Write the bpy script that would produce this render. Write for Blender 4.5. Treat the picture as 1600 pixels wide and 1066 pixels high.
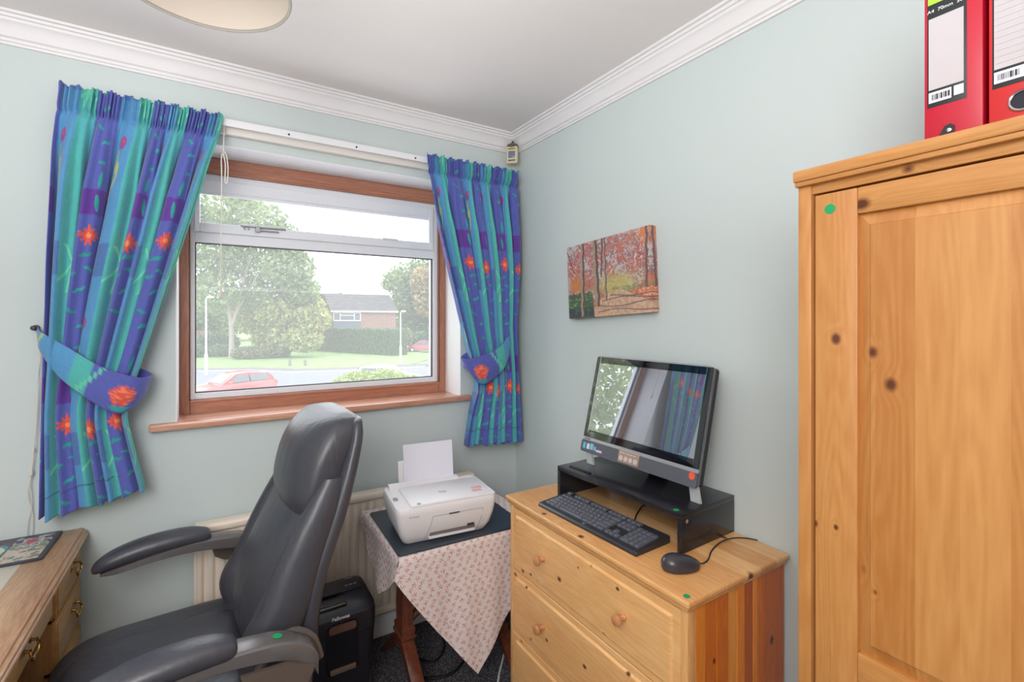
import bpy, bmesh, math, random
import numpy as np
from mathutils import Vector, Matrix

random.seed(7); rng = np.random.default_rng(7)
for o in list(bpy.data.objects): bpy.data.objects.remove(o)
SC = bpy.context.scene; COL = SC.collection
PI = math.pi

# ------------------------------------------------------------------ camera, sky, lights, exposure
YAW = math.atan2(472, 748)
cd = bpy.data.cameras.new('camera'); cam = bpy.data.objects.new('camera', cd); COL.objects.link(cam)
cam.location = (-1.412, -2.2, 1.465); cam.rotation_euler = (PI/2, 0, -YAW)
cd.sensor_width = 36; cd.lens = 748/1600*36; cd.shift_y = -35/1600; cd.clip_start = .02; cd.clip_end = 400
SC.camera = cam

W = bpy.data.worlds.new('sky'); SC.world = W; W.use_nodes = True
wn = W.node_tree.nodes; wl = W.node_tree.links; bg = wn['Background']
wtc = wn.new('ShaderNodeTexCoord'); wsx = wn.new('ShaderNodeSeparateXYZ'); wcr = wn.new('ShaderNodeValToRGB')
wl.new(wtc.outputs['Generated'], wsx.inputs[0]); wl.new(wsx.outputs['Z'], wcr.inputs[0]); wl.new(wcr.outputs[0], bg.inputs[0])
wcr.color_ramp.elements[0].position = 0.0; wcr.color_ramp.elements[0].color = (.95, .97, 1, 1)
wcr.color_ramp.elements[1].position = 0.7; wcr.color_ramp.elements[1].color = (.86, .93, 1, 1)
bg.inputs[1].default_value = 3.3

def area(name, loc, target, sx, sy, power, color=(1, 1, 1)):
    l = bpy.data.lights.new(name, 'AREA'); l.shape = 'RECTANGLE'; l.size = sx; l.size_y = sy; l.energy = power; l.color = color
    o = bpy.data.objects.new(name, l); COL.objects.link(o); o.location = loc
    o.rotation_euler = (Vector(target)-Vector(loc)).to_track_quat('-Z', 'Y').to_euler(); return o
area('room_fill_light', (-2.12, -2.6, 1.9), (-.9, -.7, .9), 1.0, 1.2, 28, (1, .96, .94))  # unseen fill light added behind the camera to brighten the room
area('upward_fill_light', (-1.6, -1.7, 1.7), (-1.6, -1.65, 2.4), 1.6, 1.5, 13, (1, .97, .97))  # added fill aimed upward, brightens the ceiling and what bounces off it
SC.view_settings.view_transform = 'Standard'; SC.view_settings.look = 'None'; SC.view_settings.gamma = 1
SC.view_settings.use_curve_mapping = False; SC.view_settings.exposure = 0.3

# ------------------------------------------------------------------ helpers
def s2l(c):
    return tuple(((v/255)/12.92 if v/255 <= .04045 else ((v/255+.055)/1.055)**2.4) for v in c)
def s2la(a):
    a = np.asarray(a, float)/255; return np.where(a <= .04045, a/12.92, ((a+.055)/1.055)**2.4)

def newmat(name):
    m = bpy.data.materials.new(name); m.use_nodes = True
    return m, m.node_tree.nodes, m.node_tree.links, m.node_tree.nodes['Principled BSDF']
def bump(n, l, p, scale=200, strength=.1, dist=.001, detail=3, stretch=None):
    tc = n.new('ShaderNodeTexCoord'); t = n.new('ShaderNodeTexNoise'); t.inputs['Scale'].default_value = scale; t.inputs['Detail'].default_value = detail
    if stretch:
        mp = n.new('ShaderNodeMapping'); mp.inputs['Scale'].default_value = stretch; l.new(tc.outputs['Object'], mp.inputs[0]); l.new(mp.outputs[0], t.inputs['Vector'])
    else: l.new(tc.outputs['Object'], t.inputs['Vector'])
    b = n.new('ShaderNodeBump'); b.inputs['Strength'].default_value = strength; b.inputs['Distance'].default_value = dist
    l.new(t.outputs['Fac'], b.inputs['Height']); l.new(b.outputs[0], p.inputs['Normal']); return t
def mat(name, rgb, rough=.6, metal=0, spec=.5, b=None, var=0, coat=0, vscale=6):
    m, n, l, p = newmat(name); c = s2l(rgb)
    p.inputs['Base Color'].default_value = (*c, 1); p.inputs['Roughness'].default_value = rough; p.inputs['Metallic'].default_value = metal
    p.inputs['Specular IOR Level'].default_value = spec; p.inputs['Coat Weight'].default_value = coat
    if b: bump(n, l, p, *b)
    if var:
        tc = n.new('ShaderNodeTexCoord'); t = n.new('ShaderNodeTexNoise'); t.inputs['Scale'].default_value = vscale; t.inputs['Detail'].default_value = 5
        l.new(tc.outputs['Object'], t.inputs['Vector']); r = n.new('ShaderNodeValToRGB')
        r.color_ramp.elements[0].position = .3; r.color_ramp.elements[1].position = .7
        r.color_ramp.elements[0].color = (*[v*(1-var) for v in c], 1); r.color_ramp.elements[1].color = (*[min(1, v*(1+var)) for v in c], 1)
        l.new(t.outputs['Fac'], r.inputs[0]); l.new(r.outputs[0], p.inputs['Base Color'])
    return m
def attr_mat(name, rough=.8, b=None, spec=.3, sheen=0, trans=0):
    m, n, l, p = newmat(name); a = n.new('ShaderNodeAttribute'); a.attribute_name = 'Col'
    l.new(a.outputs['Color'], p.inputs['Base Color']); p.inputs['Roughness'].default_value = rough; p.inputs['Specular IOR Level'].default_value = spec
    p.inputs['Sheen Weight'].default_value = sheen
    if b: bump(n, l, p, *b)
    if trans:
        t = n.new('ShaderNodeBsdfTranslucent'); l.new(a.outputs['Color'], t.inputs[0]); mx = n.new('ShaderNodeMixShader'); mx.inputs[0].default_value = trans
        l.new(p.outputs[0], mx.inputs[1]); l.new(t.outputs[0], mx.inputs[2]); l.new(mx.outputs[0], n['Material Output'].inputs[0])
    return m

def pine(name, axis, light, dark, knots=(), scale=1.0, rough=.38, knotcol=(95, 45, 22), off=(0, 0, 0), stave=None, ringk=26, vk=True):
    """wood with grain along axis (0,1,2); knots = (x,y,z,r) in object coordinates"""
    m, n, l, p = newmat(name)
    tc = n.new('ShaderNodeTexCoord'); mp = n.new('ShaderNodeMapping'); sc = [5.5*scale]*3; sc[axis] = .55*scale
    mp.inputs['Scale'].default_value = sc; mp.inputs['Location'].default_value = off
    l.new(tc.outputs['Object'], mp.inputs[0])
    src = mp.outputs[0]
    if stave:      # stave = (coordinate index, width): boards glued side by side
        sx = n.new('ShaderNodeSeparateXYZ'); l.new(tc.outputs['Object'], sx.inputs[0])
        d = n.new('ShaderNodeMath'); d.operation = 'DIVIDE'; d.inputs[1].default_value = stave[1]; l.new(sx.outputs[stave[0]], d.inputs[0])
        fl = n.new('ShaderNodeMath'); fl.operation = 'FLOOR'; l.new(d.outputs[0], fl.inputs[0])
        wnz = n.new('ShaderNodeTexWhiteNoise'); wnz.noise_dimensions = '1D'; l.new(fl.outputs[0], wnz.inputs['W'])
        va = n.new('ShaderNodeVectorMath'); va.operation = 'MULTIPLY_ADD'; va.inputs[1].default_value = (9, 9, 9)
        l.new(wnz.outputs['Color'], va.inputs[0]); l.new(mp.outputs[0], va.inputs[2]); src = va.outputs[0]
    nz = n.new('ShaderNodeTexNoise'); nz.inputs['Scale'].default_value = 1.3; nz.inputs['Detail'].default_value = 2; l.new(src, nz.inputs['Vector'])
    acc = nz.outputs['Fac']; kn = None
    for (kx, ky, kz, r) in knots:
        vd = n.new('ShaderNodeVectorMath'); vd.operation = 'SUBTRACT'; vd.inputs[1].default_value = (kx, ky, kz); l.new(tc.outputs['Object'], vd.inputs[0])
        vs = n.new('ShaderNodeVectorMath'); vs.operation = 'MULTIPLY'; q = [1/r]*3; q[axis] = .75/r; vs.inputs[1].default_value = q; l.new(vd.outputs[0], vs.inputs[0])
        ln = n.new('ShaderNodeVectorMath'); ln.operation = 'LENGTH'; l.new(vs.outputs[0], ln.inputs[0])
        vs2 = n.new('ShaderNodeVectorMath'); vs2.operation = 'MULTIPLY'; q = [1/(r*2.2)]*3; q[axis] = .28/r; vs2.inputs[1].default_value = q; l.new(vd.outputs[0], vs2.inputs[0])
        ln2 = n.new('ShaderNodeVectorMath'); ln2.operation = 'LENGTH'; l.new(vs2.outputs[0], ln2.inputs[0])
        e = n.new('ShaderNodeMapRange'); e.inputs[1].default_value = 0; e.inputs[2].default_value = 1.5; e.inputs[3].default_value = .05; e.inputs[4].default_value = 0; e.interpolation_type = 'SMOOTHERSTEP'
        l.new(ln2.outputs['Value'], e.inputs[0])
        ad = n.new('ShaderNodeMath'); ad.operation = 'ADD'; l.new(acc, ad.inputs[0]); l.new(e.outputs[0], ad.inputs[1]); acc = ad.outputs[0]
        k = n.new('ShaderNodeMapRange'); k.inputs[1].default_value = .55; k.inputs[2].default_value = 1.25; k.inputs[3].default_value = 1; k.inputs[4].default_value = 0; l.new(ln.outputs['Value'], k.inputs[0])
        if kn is None: kn = k.outputs[0]
        else:
            mx = n.new('ShaderNodeMath'); mx.operation = 'MAXIMUM'; l.new(kn, mx.inputs[0]); l.new(k.outputs[0], mx.inputs[1]); kn = mx.outputs[0]
    mu = n.new('ShaderNodeMath'); mu.operation = 'MULTIPLY'; mu.inputs[1].default_value = ringk*6.28; l.new(acc, mu.inputs[0])
    sn = n.new('ShaderNodeMath'); sn.operation = 'SINE'; l.new(mu.outputs[0], sn.inputs[0])
    fine = n.new('ShaderNodeTexNoise'); fine.inputs['Scale'].default_value = 22; fine.inputs['Detail'].default_value = 4; l.new(src, fine.inputs['Vector'])
    broad = n.new('ShaderNodeTexNoise'); broad.inputs['Scale'].default_value = .8; broad.inputs['Detail'].default_value = 3; l.new(src, broad.inputs['Vector'])
    a1 = n.new('ShaderNodeMath'); a1.operation = 'MULTIPLY_ADD'; a1.inputs[1].default_value = .07; a1.inputs[2].default_value = -.12; l.new(sn.outputs[0], a1.inputs[0])
    a2 = n.new('ShaderNodeMath'); a2.operation = 'MULTIPLY_ADD'; a2.inputs[1].default_value = .5; l.new(fine.outputs['Fac'], a2.inputs[0]); l.new(a1.outputs[0], a2.inputs[2])
    a3 = n.new('ShaderNodeMath'); a3.operation = 'MULTIPLY_ADD'; a3.inputs[1].default_value = .75; l.new(broad.outputs['Fac'], a3.inputs[0]); l.new(a2.outputs[0], a3.inputs[2])
    last = a3.outputs[0]
    if stave:
        sp = n.new('ShaderNodeSeparateColor'); l.new(wnz.outputs['Color'], sp.inputs[0])
        a4 = n.new('ShaderNodeMath'); a4.operation = 'MULTIPLY_ADD'; a4.inputs[1].default_value = .3; l.new(sp.outputs[0], a4.inputs[0]); l.new(last, a4.inputs[2])
        a5 = n.new('ShaderNodeMath'); a5.operation = 'SUBTRACT'; a5.inputs[1].default_value = .15; l.new(a4.outputs[0], a5.inputs[0]); last = a5.outputs[0]
    r = n.new('ShaderNodeValToRGB'); r.color_ramp.elements[0].position = .2; r.color_ramp.elements[1].position = .78
    r.color_ramp.elements[0].color = (*s2l(dark), 1); r.color_ramp.elements[1].color = (*s2l(light), 1); l.new(last, r.inputs[0])
    out = r.outputs[0]
    if kn is not None:
        mc = n.new('ShaderNodeMix'); mc.data_type = 'RGBA'; l.new(kn, mc.inputs['Factor']); l.new(out, mc.inputs['A']); mc.inputs['B'].default_value = (*s2l(knotcol), 1); out = mc.outputs['Result']
    l.new(out, p.inputs['Base Color']); p.inputs['Roughness'].default_value = rough; p.inputs['Coat Weight'].default_value = .15; p.inputs['Coat Roughness'].default_value = .25
    return m

def shade(me, ang=35):
    me.polygons.foreach_set('use_smooth', [True]*len(me.polygons))
    try: me.set_sharp_from_angle(angle=math.radians(ang))
    except Exception: pass
def obj(name, bm, m, parent=None, smooth=True, label=None, keep=False):
    if isinstance(bm, bmesh.types.BMesh):
        me = bpy.data.meshes.new(name); bmesh.ops.recalc_face_normals(bm, faces=bm.faces); bm.to_mesh(me); bm.free()
    else: me = bm
    if m and not len(me.materials): me.materials.append(m)
    if smooth: shade(me)
    o = bpy.data.objects.new(name, me); COL.objects.link(o)
    if parent: o.parent = parent
    if label: o['label'] = label
    return o
def thing(name, label, cat, loc=(0, 0, 0), rotz=0, group=None):
    o = bpy.data.objects.new(name, None); COL.objects.link(o); o.location = loc; o.rotation_euler = (0, 0, rotz); o.empty_display_size = .05
    o['label'] = label; o['category'] = cat
    if group: o['group'] = group
    return o
def tag(o, label, cat, group=None):
    o['label'] = label; o['category'] = cat
    if group: o['group'] = group
    return o
def struct(name, bm, m, parent=None, smooth=False):
    o = obj(name, bm, m, parent, smooth)
    if not parent: o['kind'] = 'structure'
    return o
def B(): return bmesh.new()
def xf(bm, v0, M):
    bm.verts.ensure_lookup_table()
    for v in bm.verts[v0:]: v.co = M @ v.co
def box(bm, x0, x1, y0, y1, z0, z1, bev=0, seg=2, M=None):
    t = bmesh.new(); bmesh.ops.create_cube(t, size=1)
    for v in t.verts: v.co = Vector(((x0+x1)/2+v.co.x*(x1-x0), (y0+y1)/2+v.co.y*(y1-y0), (z0+z1)/2+v.co.z*(z1-z0)))
    if bev: bmesh.ops.bevel(t, geom=list(t.edges), offset=bev, segments=seg, profile=.5, affect='EDGES')
    if M is not None: bmesh.ops.transform(t, matrix=M, verts=t.verts)
    me = bpy.data.meshes.new('t'); t.to_mesh(me); t.free(); bm.from_mesh(me); bpy.data.meshes.remove(me); return bm
def rings(bm, R, closed=True, cap=True):
    vs = [[bm.verts.new(p) for p in r] for r in R]; n = len(vs[0])
    for a, b in zip(vs[:-1], vs[1:]):
        for i in range(n if closed else n-1):
            j = (i+1) % n
            try: bm.faces.new((a[i], a[j], b[j], b[i]))
            except ValueError: pass
    if cap and closed:
        for r in (vs[0], vs[-1]):
            try: bm.faces.new(r)
            except ValueError: pass
    return bm
def tube(bm, pts, r, n=8):
    pts = [Vector(p) for p in pts]; rr = r if isinstance(r, (list, tuple)) else [r]*len(pts); R = []; up = None
    for i, p in enumerate(pts):
        t = (pts[min(i+1, len(pts)-1)]-pts[max(i-1, 0)]).normalized()
        if up is None: up = Vector((0, 0, 1)) if abs(t.z) < .9 else Vector((1, 0, 0))
        a = (up-t*up.dot(t)).normalized(); b = t.cross(a); up = a
        R.append([p+rr[i]*(math.cos(2*PI*k/n)*a+math.sin(2*PI*k/n)*b) for k in range(n)])
    return rings(bm, R)
def smooth_path(pts, k=6):
    pts = [Vector(p) for p in pts]; P = [pts[0]]+pts+[pts[-1]]; out = []
    for i in range(1, len(P)-2):
        for j in range(k):
            t = j/k; a, b, c, d = P[i-1:i+3]
            out.append(.5*((2*b)+(c-a)*t+(2*a-5*b+4*c-d)*t*t+(3*b-a-3*c+d)*t**3))
    out.append(pts[-1]); return out
def lathe(bm, prof, c=(0, 0, 0), n=20, axis='z'):
    R = []
    for r, h in prof:
        ring = []
        for k in range(n):
            a = 2*PI*k/n; x, y = r*math.cos(a), r*math.sin(a)
            p = (x, y, h) if axis == 'z' else ((-h, x, y) if axis == '-x' else ((x, -h, y) if axis == '-y' else (h, x, y)))
            ring.append((c[0]+p[0], c[1]+p[1], c[2]+p[2]))
        R.append(ring)
    return rings(bm, R)
def prism(bm, poly, fn0, fn1):      # poly 2D points; fn maps (a,b) -> 3D for both faces
    return rings(bm, [[fn0(a, b) for a, b in poly], [fn1(a, b) for a, b in poly]])
def rrect(x0, x1, y0, y1, r, n=5):
    out = []
    for cx, cy, a0 in ((x1-r, y1-r, 0), (x0+r, y1-r, 90), (x0+r, y0+r, 180), (x1-r, y0+r, 270)):
        for k in range(n+1):
            a = math.radians(a0+90*k/n); out.append((cx+r*math.cos(a), cy+r*math.sin(a)))
    return out
def sgnp(v, e): return math.copysign(abs(v)**e, v)
def pillow(bm, c, s, e1=.6, e2=.6, n=24, m=14, fn=None):
    v0 = len(bm.verts); R = []
    for j in range(m+1):
        ph = -PI/2+PI*j/m; ph = max(-PI/2+.02, min(PI/2-.02, ph)); cz = sgnp(math.sin(ph), e1); cr = abs(math.cos(ph))**e1
        R.append([(c[0]+s[0]*cr*sgnp(math.cos(2*PI*k/n), e2), c[1]+s[1]*cr*sgnp(math.sin(2*PI*k/n), e2), c[2]+s[2]*cz) for k in range(n)])
    if fn: R = [[fn(*p) for p in r] for r in R]
    return rings(bm, R)
def disc(bm, c, r, h, nrm='z', n=20):
    return lathe(bm, [(r, 0), (r, h), (r*.02, h)], c, n, nrm)
def grid_mesh(name, P, C=None, closed=False, double=0):
    """P: (nv,nu,3) array -> mesh, C: same shape colours (linear)"""
    nv, nu = P.shape[:2]; me = bpy.data.meshes.new(name)
    idx = np.arange(nv*nu).reshape(nv, nu)
    q = np.stack([idx[:-1, :-1], idx[:-1, 1:], idx[1:, 1:], idx[1:, :-1]], -1).reshape(-1, 4)
    me.vertices.add(nv*nu); me.vertices.foreach_set('co', P.reshape(-1).astype(np.float32))
    me.loops.add(q.size); me.loops.foreach_set('vertex_index', q.reshape(-1).astype(np.int32))
    me.polygons.add(len(q)); me.polygons.foreach_set('loop_start', np.arange(0, q.size, 4, dtype=np.int32))
    me.update(calc_edges=True)
    if C is not None:
        a = me.color_attributes.new('Col', 'FLOAT_COLOR', 'POINT'); c4 = np.ones((nv*nu, 4), np.float32); c4[:, :3] = C.reshape(-1, 3); a.data.foreach_set('color', c4.reshape(-1))
    me.polygons.foreach_set('use_smooth', np.ones(len(q), bool)); me.update(); return me
def text(s, size, M, m, parent, name='lettering', label=None, extr=.0004, bold=0):
    c = bpy.data.curves.new('t', 'FONT'); c.body = s; c.size = size; c.extrude = extr; c.align_x = 'CENTER'; c.align_y = 'CENTER'; c.offset = bold; c.resolution_u = 3
    t = bpy.data.objects.new('t', c); COL.objects.link(t); dg = bpy.context.evaluated_depsgraph_get(); dg.update()
    me = bpy.data.meshes.new_from_object(t.evaluated_get(dg)); bpy.data.objects.remove(t); me.transform(M)
    return obj(name, me, m, parent, False, label)
def basis(o, x, y, z):
    M = Matrix.Identity(4)
    for i in range(3): M[i][0] = x[i]; M[i][1] = y[i]; M[i][2] = z[i]; M[i][3] = o[i]
    return M

# numpy value noise for printed patterns
def vnoise(x, y, seed=0):
    r = np.random.default_rng(seed); T = r.random((256, 256)); xi = np.floor(x).astype(int); yi = np.floor(y).astype(int); fx = x-xi; fy = y-yi
    fx = fx*fx*(3-2*fx); fy = fy*fy*(3-2*fy); g = lambda a, b: T[a % 256, b % 256]
    return (g(xi, yi)*(1-fx)+g(xi+1, yi)*fx)*(1-fy)+(g(xi, yi+1)*(1-fx)+g(xi+1, yi+1)*fx)*fy
def fbm(x, y, seed=0, o=4):
    s = 0; a = .5
    for i in range(o): s = s+a*vnoise(x*2**i, y*2**i, seed+i); a *= .5
    return s/.94
def mixc(C, col, k): 
    k = np.clip(k, 0, 1)[..., None]; return C*(1-k)+np.array(col, float)*k

# ------------------------------------------------------------------ materials
M_wall = mat('duck_egg_wall_paint', (206, 217, 217), .75, b=(60, .12, .002, 4), spec=.2)
M_ceil = mat('ceiling_paint', (238, 233, 232), .8, b=(40, .15, .002, 5), spec=.2)
M_corn = mat('cornice_paint', (236, 234, 236), .55)
M_white = mat('white_paint', (238, 240, 244), .5)
M_upvc = mat('white_upvc', (232, 236, 243), .3)
M_rail = mat('cream_rail', (232, 226, 220), .45)
M_rad = mat('cream_radiator_enamel', (236, 222, 206), .35)
M_maho = pine('stained_hardwood', 0, (198, 138, 112), (152, 98, 78), scale=2, rough=.32, ringk=10)
M_mahoV = pine('stained_hardwood_upright', 2, (198, 138, 112), (152, 98, 78), scale=2, rough=.32, ringk=10)
M_sill = pine('sill_hardwood', 0, (222, 172, 146), (184, 126, 102), scale=2, rough=.25, ringk=10)
M_black = mat('black_laminate', (38, 38, 44), .22, b=(300, .08, .0005, 2), var=.15)
M_blkpl = mat('black_plastic', (30, 31, 36), .42)
M_gloss = mat('gloss_black', (8, 10, 18), .06, coat=1)
M_grey = mat('grey_plastic', (88, 90, 100), .4)
M_dgrey = mat('dark_grey_plastic', (62, 60, 62), .45)
M_silver = mat('silver_trim', (190, 192, 198), .3, .6)
M_chrome = mat('chrome', (200, 200, 205), .15, 1)
M_brass = mat('antique_brass', (190, 150, 90), .22, 1)
M_print = mat('white_printer_plastic', (232, 230, 232), .4)
M_paper = mat('white_paper', (226, 226, 238), .7)
M_green = mat('green_sticker', (10, 160, 95), .5)
M_red = mat('red_sticker', (235, 90, 60), .5)
M_wtxt = mat('white_lettering', (225, 225, 230), .5)
M_gtxt = mat('grey_lettering', (150, 150, 158), .5)
M_cable = mat('black_cable', (22, 22, 25), .5)
M_cord = mat('cream_cord', (225, 220, 210), .7)
def leather():
    m, n, l, p = newmat('black_leather'); p.inputs['Base Color'].default_value = (*s2l((64, 65, 73)), 1); p.inputs['Roughness'].default_value = .38; p.inputs['Specular IOR Level'].default_value = .7
    tc = n.new('ShaderNodeTexCoord'); mp = n.new('ShaderNodeMapping'); mp.inputs['Scale'].default_value = (1, 1, .22); l.new(tc.outputs['Object'], mp.inputs[0])
    w = n.new('ShaderNodeTexNoise'); w.inputs['Scale'].default_value = 26; w.inputs['Detail'].default_value = 3; w.inputs['Distortion'].default_value = .6; l.new(mp.outputs[0], w.inputs['Vector'])
    v = n.new('ShaderNodeTexVoronoi'); v.inputs['Scale'].default_value = 420; l.new(tc.outputs['Object'], v.inputs['Vector'])
    b1 = n.new('ShaderNodeBump'); b1.inputs['Strength'].default_value = .35; b1.inputs['Distance'].default_value = .006; l.new(w.outputs['Fac'], b1.inputs['Height'])
    b2 = n.new('ShaderNodeBump'); b2.inputs['Strength'].default_value = .2; b2.inputs['Distance'].default_value = .0006; l.new(v.outputs['Distance'], b2.inputs['Height']); l.new(b1.outputs[0], b2.inputs['Normal'])
    l.new(b2.outputs[0], p.inputs['Normal']); return m
M_leather = leather()
def glass_mat(name, haze, tint=(1, 1, 1), gl=.08):
    m, n, l, p = newmat(name); n.remove(p)
    t = n.new('ShaderNodeBsdfTransparent'); t.inputs[0].default_value = (*tint, 1); g = n.new('ShaderNodeBsdfGlossy'); g.inputs['Roughness'].default_value = .02
    tr = n.new('ShaderNodeBsdfTranslucent'); f = n.new('ShaderNodeFresnel'); ge = n.new('ShaderNodeNewGeometry'); mr = n.new('ShaderNodeMapRange'); mr.inputs[3].default_value = 1.45; mr.inputs[4].default_value = 1/1.45; l.new(ge.outputs['Backfacing'], mr.inputs[0]); l.new(mr.outputs[0], f.inputs[0])
    m1 = n.new('ShaderNodeMixShader'); m1.inputs[0].default_value = haze; l.new(t.outputs[0], m1.inputs[1]); l.new(tr.outputs[0], m1.inputs[2])
    m2 = n.new('ShaderNodeMixShader'); l.new(f.outputs[0], m2.inputs[0]); l.new(m1.outputs[0], m2.inputs[1]); l.new(g.outputs[0], m2.inputs[2])
    l.new(m2.outputs[0], n['Material Output'].inputs[0]); return m
M_glass = glass_mat('window_glass', .11)  # translucent share lays a pale veil over the view, for outdoor haze
M_acryl = mat('clear_acrylic', (222, 228, 232), .12); M_acryl.node_tree.nodes['Principled BSDF'].inputs['Alpha'].default_value = .6

# ------------------------------------------------------------------ setting
X0, X1, Y0, Y1, ZC = -2.55, 0.0, -2.95, 0.0, 2.445
def carpet():
    m, n, l, p = newmat('charcoal_carpet'); tc = n.new('ShaderNodeTexCoord'); mp = n.new('ShaderNodeMapping'); mp.inputs['Rotation'].default_value = (0, 0, .6); mp.inputs['Scale'].default_value = (1, 1.6, 1)
    l.new(tc.outputs['Object'], mp.inputs[0]); v = n.new('ShaderNodeTexVoronoi'); v.inputs['Scale'].default_value = 150; l.new(mp.outputs[0], v.inputs['Vector'])
    r = n.new('ShaderNodeValToRGB'); r.color_ramp.elements[0].position = .1; r.color_ramp.elements[1].position = .55
    r.color_ramp.elements[0].color = (*s2l((150, 146, 150)), 1); r.color_ramp.elements[1].color = (*s2l((58, 58, 66)), 1); l.new(v.outputs['Distance'], r.inputs[0]); l.new(r.outputs[0], p.inputs['Base Color'])
    b = n.new('ShaderNodeBump'); b.inputs['Strength'].default_value = .8; b.inputs['Distance'].default_value = .004; b.invert = True; l.new(v.outputs['Distance'], b.inputs['Height']); l.new(b.outputs[0], p.inputs['Normal'])
    p.inputs['Roughness'].default_value = .95; return m
struct('floor', box(B(), X0, X1, Y0, Y1, -.1, 0), carpet())
struct('ceiling', box(B(), X0-.1, X1+.1, Y0-.1, Y1+.3, ZC, ZC+.12), M_ceil)
OX0, OX1, OZ0, OZ1 = -1.521, -.332, 1.05, 2.148
w = B()
box(w, X0-.1, OX0, 0, .3, -.1, ZC); box(w, OX1, .1, 0, .3, -.1, ZC); box(w, OX0, OX1, 0, .3, -.1, OZ0); box(w, OX0, OX1, 0, .3, OZ1, ZC)
struct('wall_front', w, M_wall)
struct('wall_right', box(B(), 0, .1, Y0, 0, -.1, ZC), M_wall)
struct('wall_left', box(B(), X0-.1, X0, Y0, 0, -.1, ZC), M_wall)
struct('wall_back', box(B(), X0-.1, .1, Y0-.1, Y0, -.1, ZC), M_wall)
# white plaster lining of the window reveal
w = B(); box(w, OX0, OX0+.003, .001, .18, OZ0+.02, OZ1); box(w, OX1-.003, OX1, .001, .18, OZ0+.02, OZ1); box(w, OX0, OX1, .001, .18, OZ1-.003, OZ1)
struct('trim_1', w, M_white)
# cornice: moulded profile swept along each wall
prof = [(0, -.088), (.009, -.088), (.010, -.080), (.015, -.079), (.016, -.070), (.024, -.066), (.030, -.050), (.038, -.034), (.050, -.026), (.053, -.018), (.060, -.017), (.063, -.009), (.073, -.008), (.074, 0), (0, 0)]
def sweep(name, pts_fn, a, b, seams=()):
    bm = B(); rings(bm, [[pts_fn(t, d, h) for d, h in prof] for t in (a, b)])
    o = struct(name, bm, M_corn, smooth=True)
    return o
cw = lambda z: z+ZC
def pf(x, d, h): return (x, -d, ZC+h)
def pr(y, d, h): return (-d, y, ZC+h)
def corn(name, kind):
    bm = B()
    if kind == 'front': R = [[(X0+d, -d, ZC+h) for d, h in prof], [(0-d, -d, ZC+h) for d, h in prof]]
    if kind == 'right': R = [[(-d, -d, ZC+h) for d, h in prof], [(-d, Y0+d, ZC+h) for d, h in prof]]
    if kind == 'left': R = [[(X0+d, -d, ZC+h) for d, h in prof], [(X0+d, Y0+d, ZC+h) for d, h in prof]]
    if kind == 'back': R = [[(X0+d, Y0+d, ZC+h) for d, h in prof], [(-d, Y0+d, ZC+h) for d, h in prof]]
    rings(bm, R); o = struct(name, bm, M_corn, smooth=True); return o
for i, k in enumerate(('front', 'right', 'left', 'back')): corn('trim_%d' % (i+2), k)
# baseboards
for nm, a in dict(front=(X0, 0, -.018, 0), right=(-.018, 0, Y0, -.018), left=(X0, X0+.018, Y0, -.018), back=(X0+.018, -.018, Y0, Y0+.018)).items():
    struct('baseboard_'+nm, box(B(), a[0], a[1], a[2], a[3], 0, .1, .006), M_white)

# window 1: hardwood outer frame, white inner frame, panes, catch
win = bpy.data.objects.new('window_1', None); COL.objects.link(win); win['kind'] = 'structure'; win.location = (-.925, .2, 1.05)
def wpart(name, bm, m, label=None, smooth=False):
    bmesh.ops.translate(bm, vec=(.925, -.2, -1.05), verts=bm.verts); return obj(name, bm, m, win, smooth, label)
fx0, fx1, fz0, fz1 = OX0+.003, OX1-.003, 1.068, OZ1-.003
ix0, ix1, iz0, iz1 = -1.482, -.375, 1.127, 2.078
def mould_v(x0, x1, s):
    b = B(); box(b, x0, x1, .18, .26, fz0, fz1, .002)
    xe = x1 if s > 0 else x0
    for k, (o_, d) in enumerate(((.004, .004), (.010, .008))):
        xa = xe-s*(.014-o_); box(b, min(xa, xe), max(xa, xe), .18-.0+.0-.004+d*.0, .182, iz0, iz1, .001)
    return b
wpart('hardwood_jamb', mould_v(fx0, ix0, 1), M_mahoV); wpart('hardwood_jamb', mould_v(ix1, fx1, -1), M_mahoV)
b = B(); box(b, ix0, ix1, .18, .26, fz0, iz0, .004); box(b, ix0, ix1, .176, .184, iz0-.012, iz0-.004, .002); wpart('hardwood_bottom_rail', b, M_maho)
b = B(); box(b, ix0, ix1, .18, .26, iz1, fz1, .003); box(b, ix0, ix1, .175, .185, iz1+.006, iz1+.016, .002); box(b, ix0, ix1, .178, .185, iz1+.022, iz1+.028, .002); wpart('hardwood_head', b, M_maho)
gx0, gx1 = -1.465, -.402
b = B(); box(b, ix0, gx0, .195, .25, iz0, iz1, .003); box(b, gx1, ix1, .195, .25, iz0, iz1, .003); box(b, gx0-.001, gx1+.001, .195, .25, iz0, 1.153, .003)
box(b, gx0-.001, gx1+.001, .195, .25, 1.785, 1.83, .003); box(b, gx0-.001, gx1+.001, .195, .25, 2.05, iz1, .003); wpart('white_frame', b, M_upvc)
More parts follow.
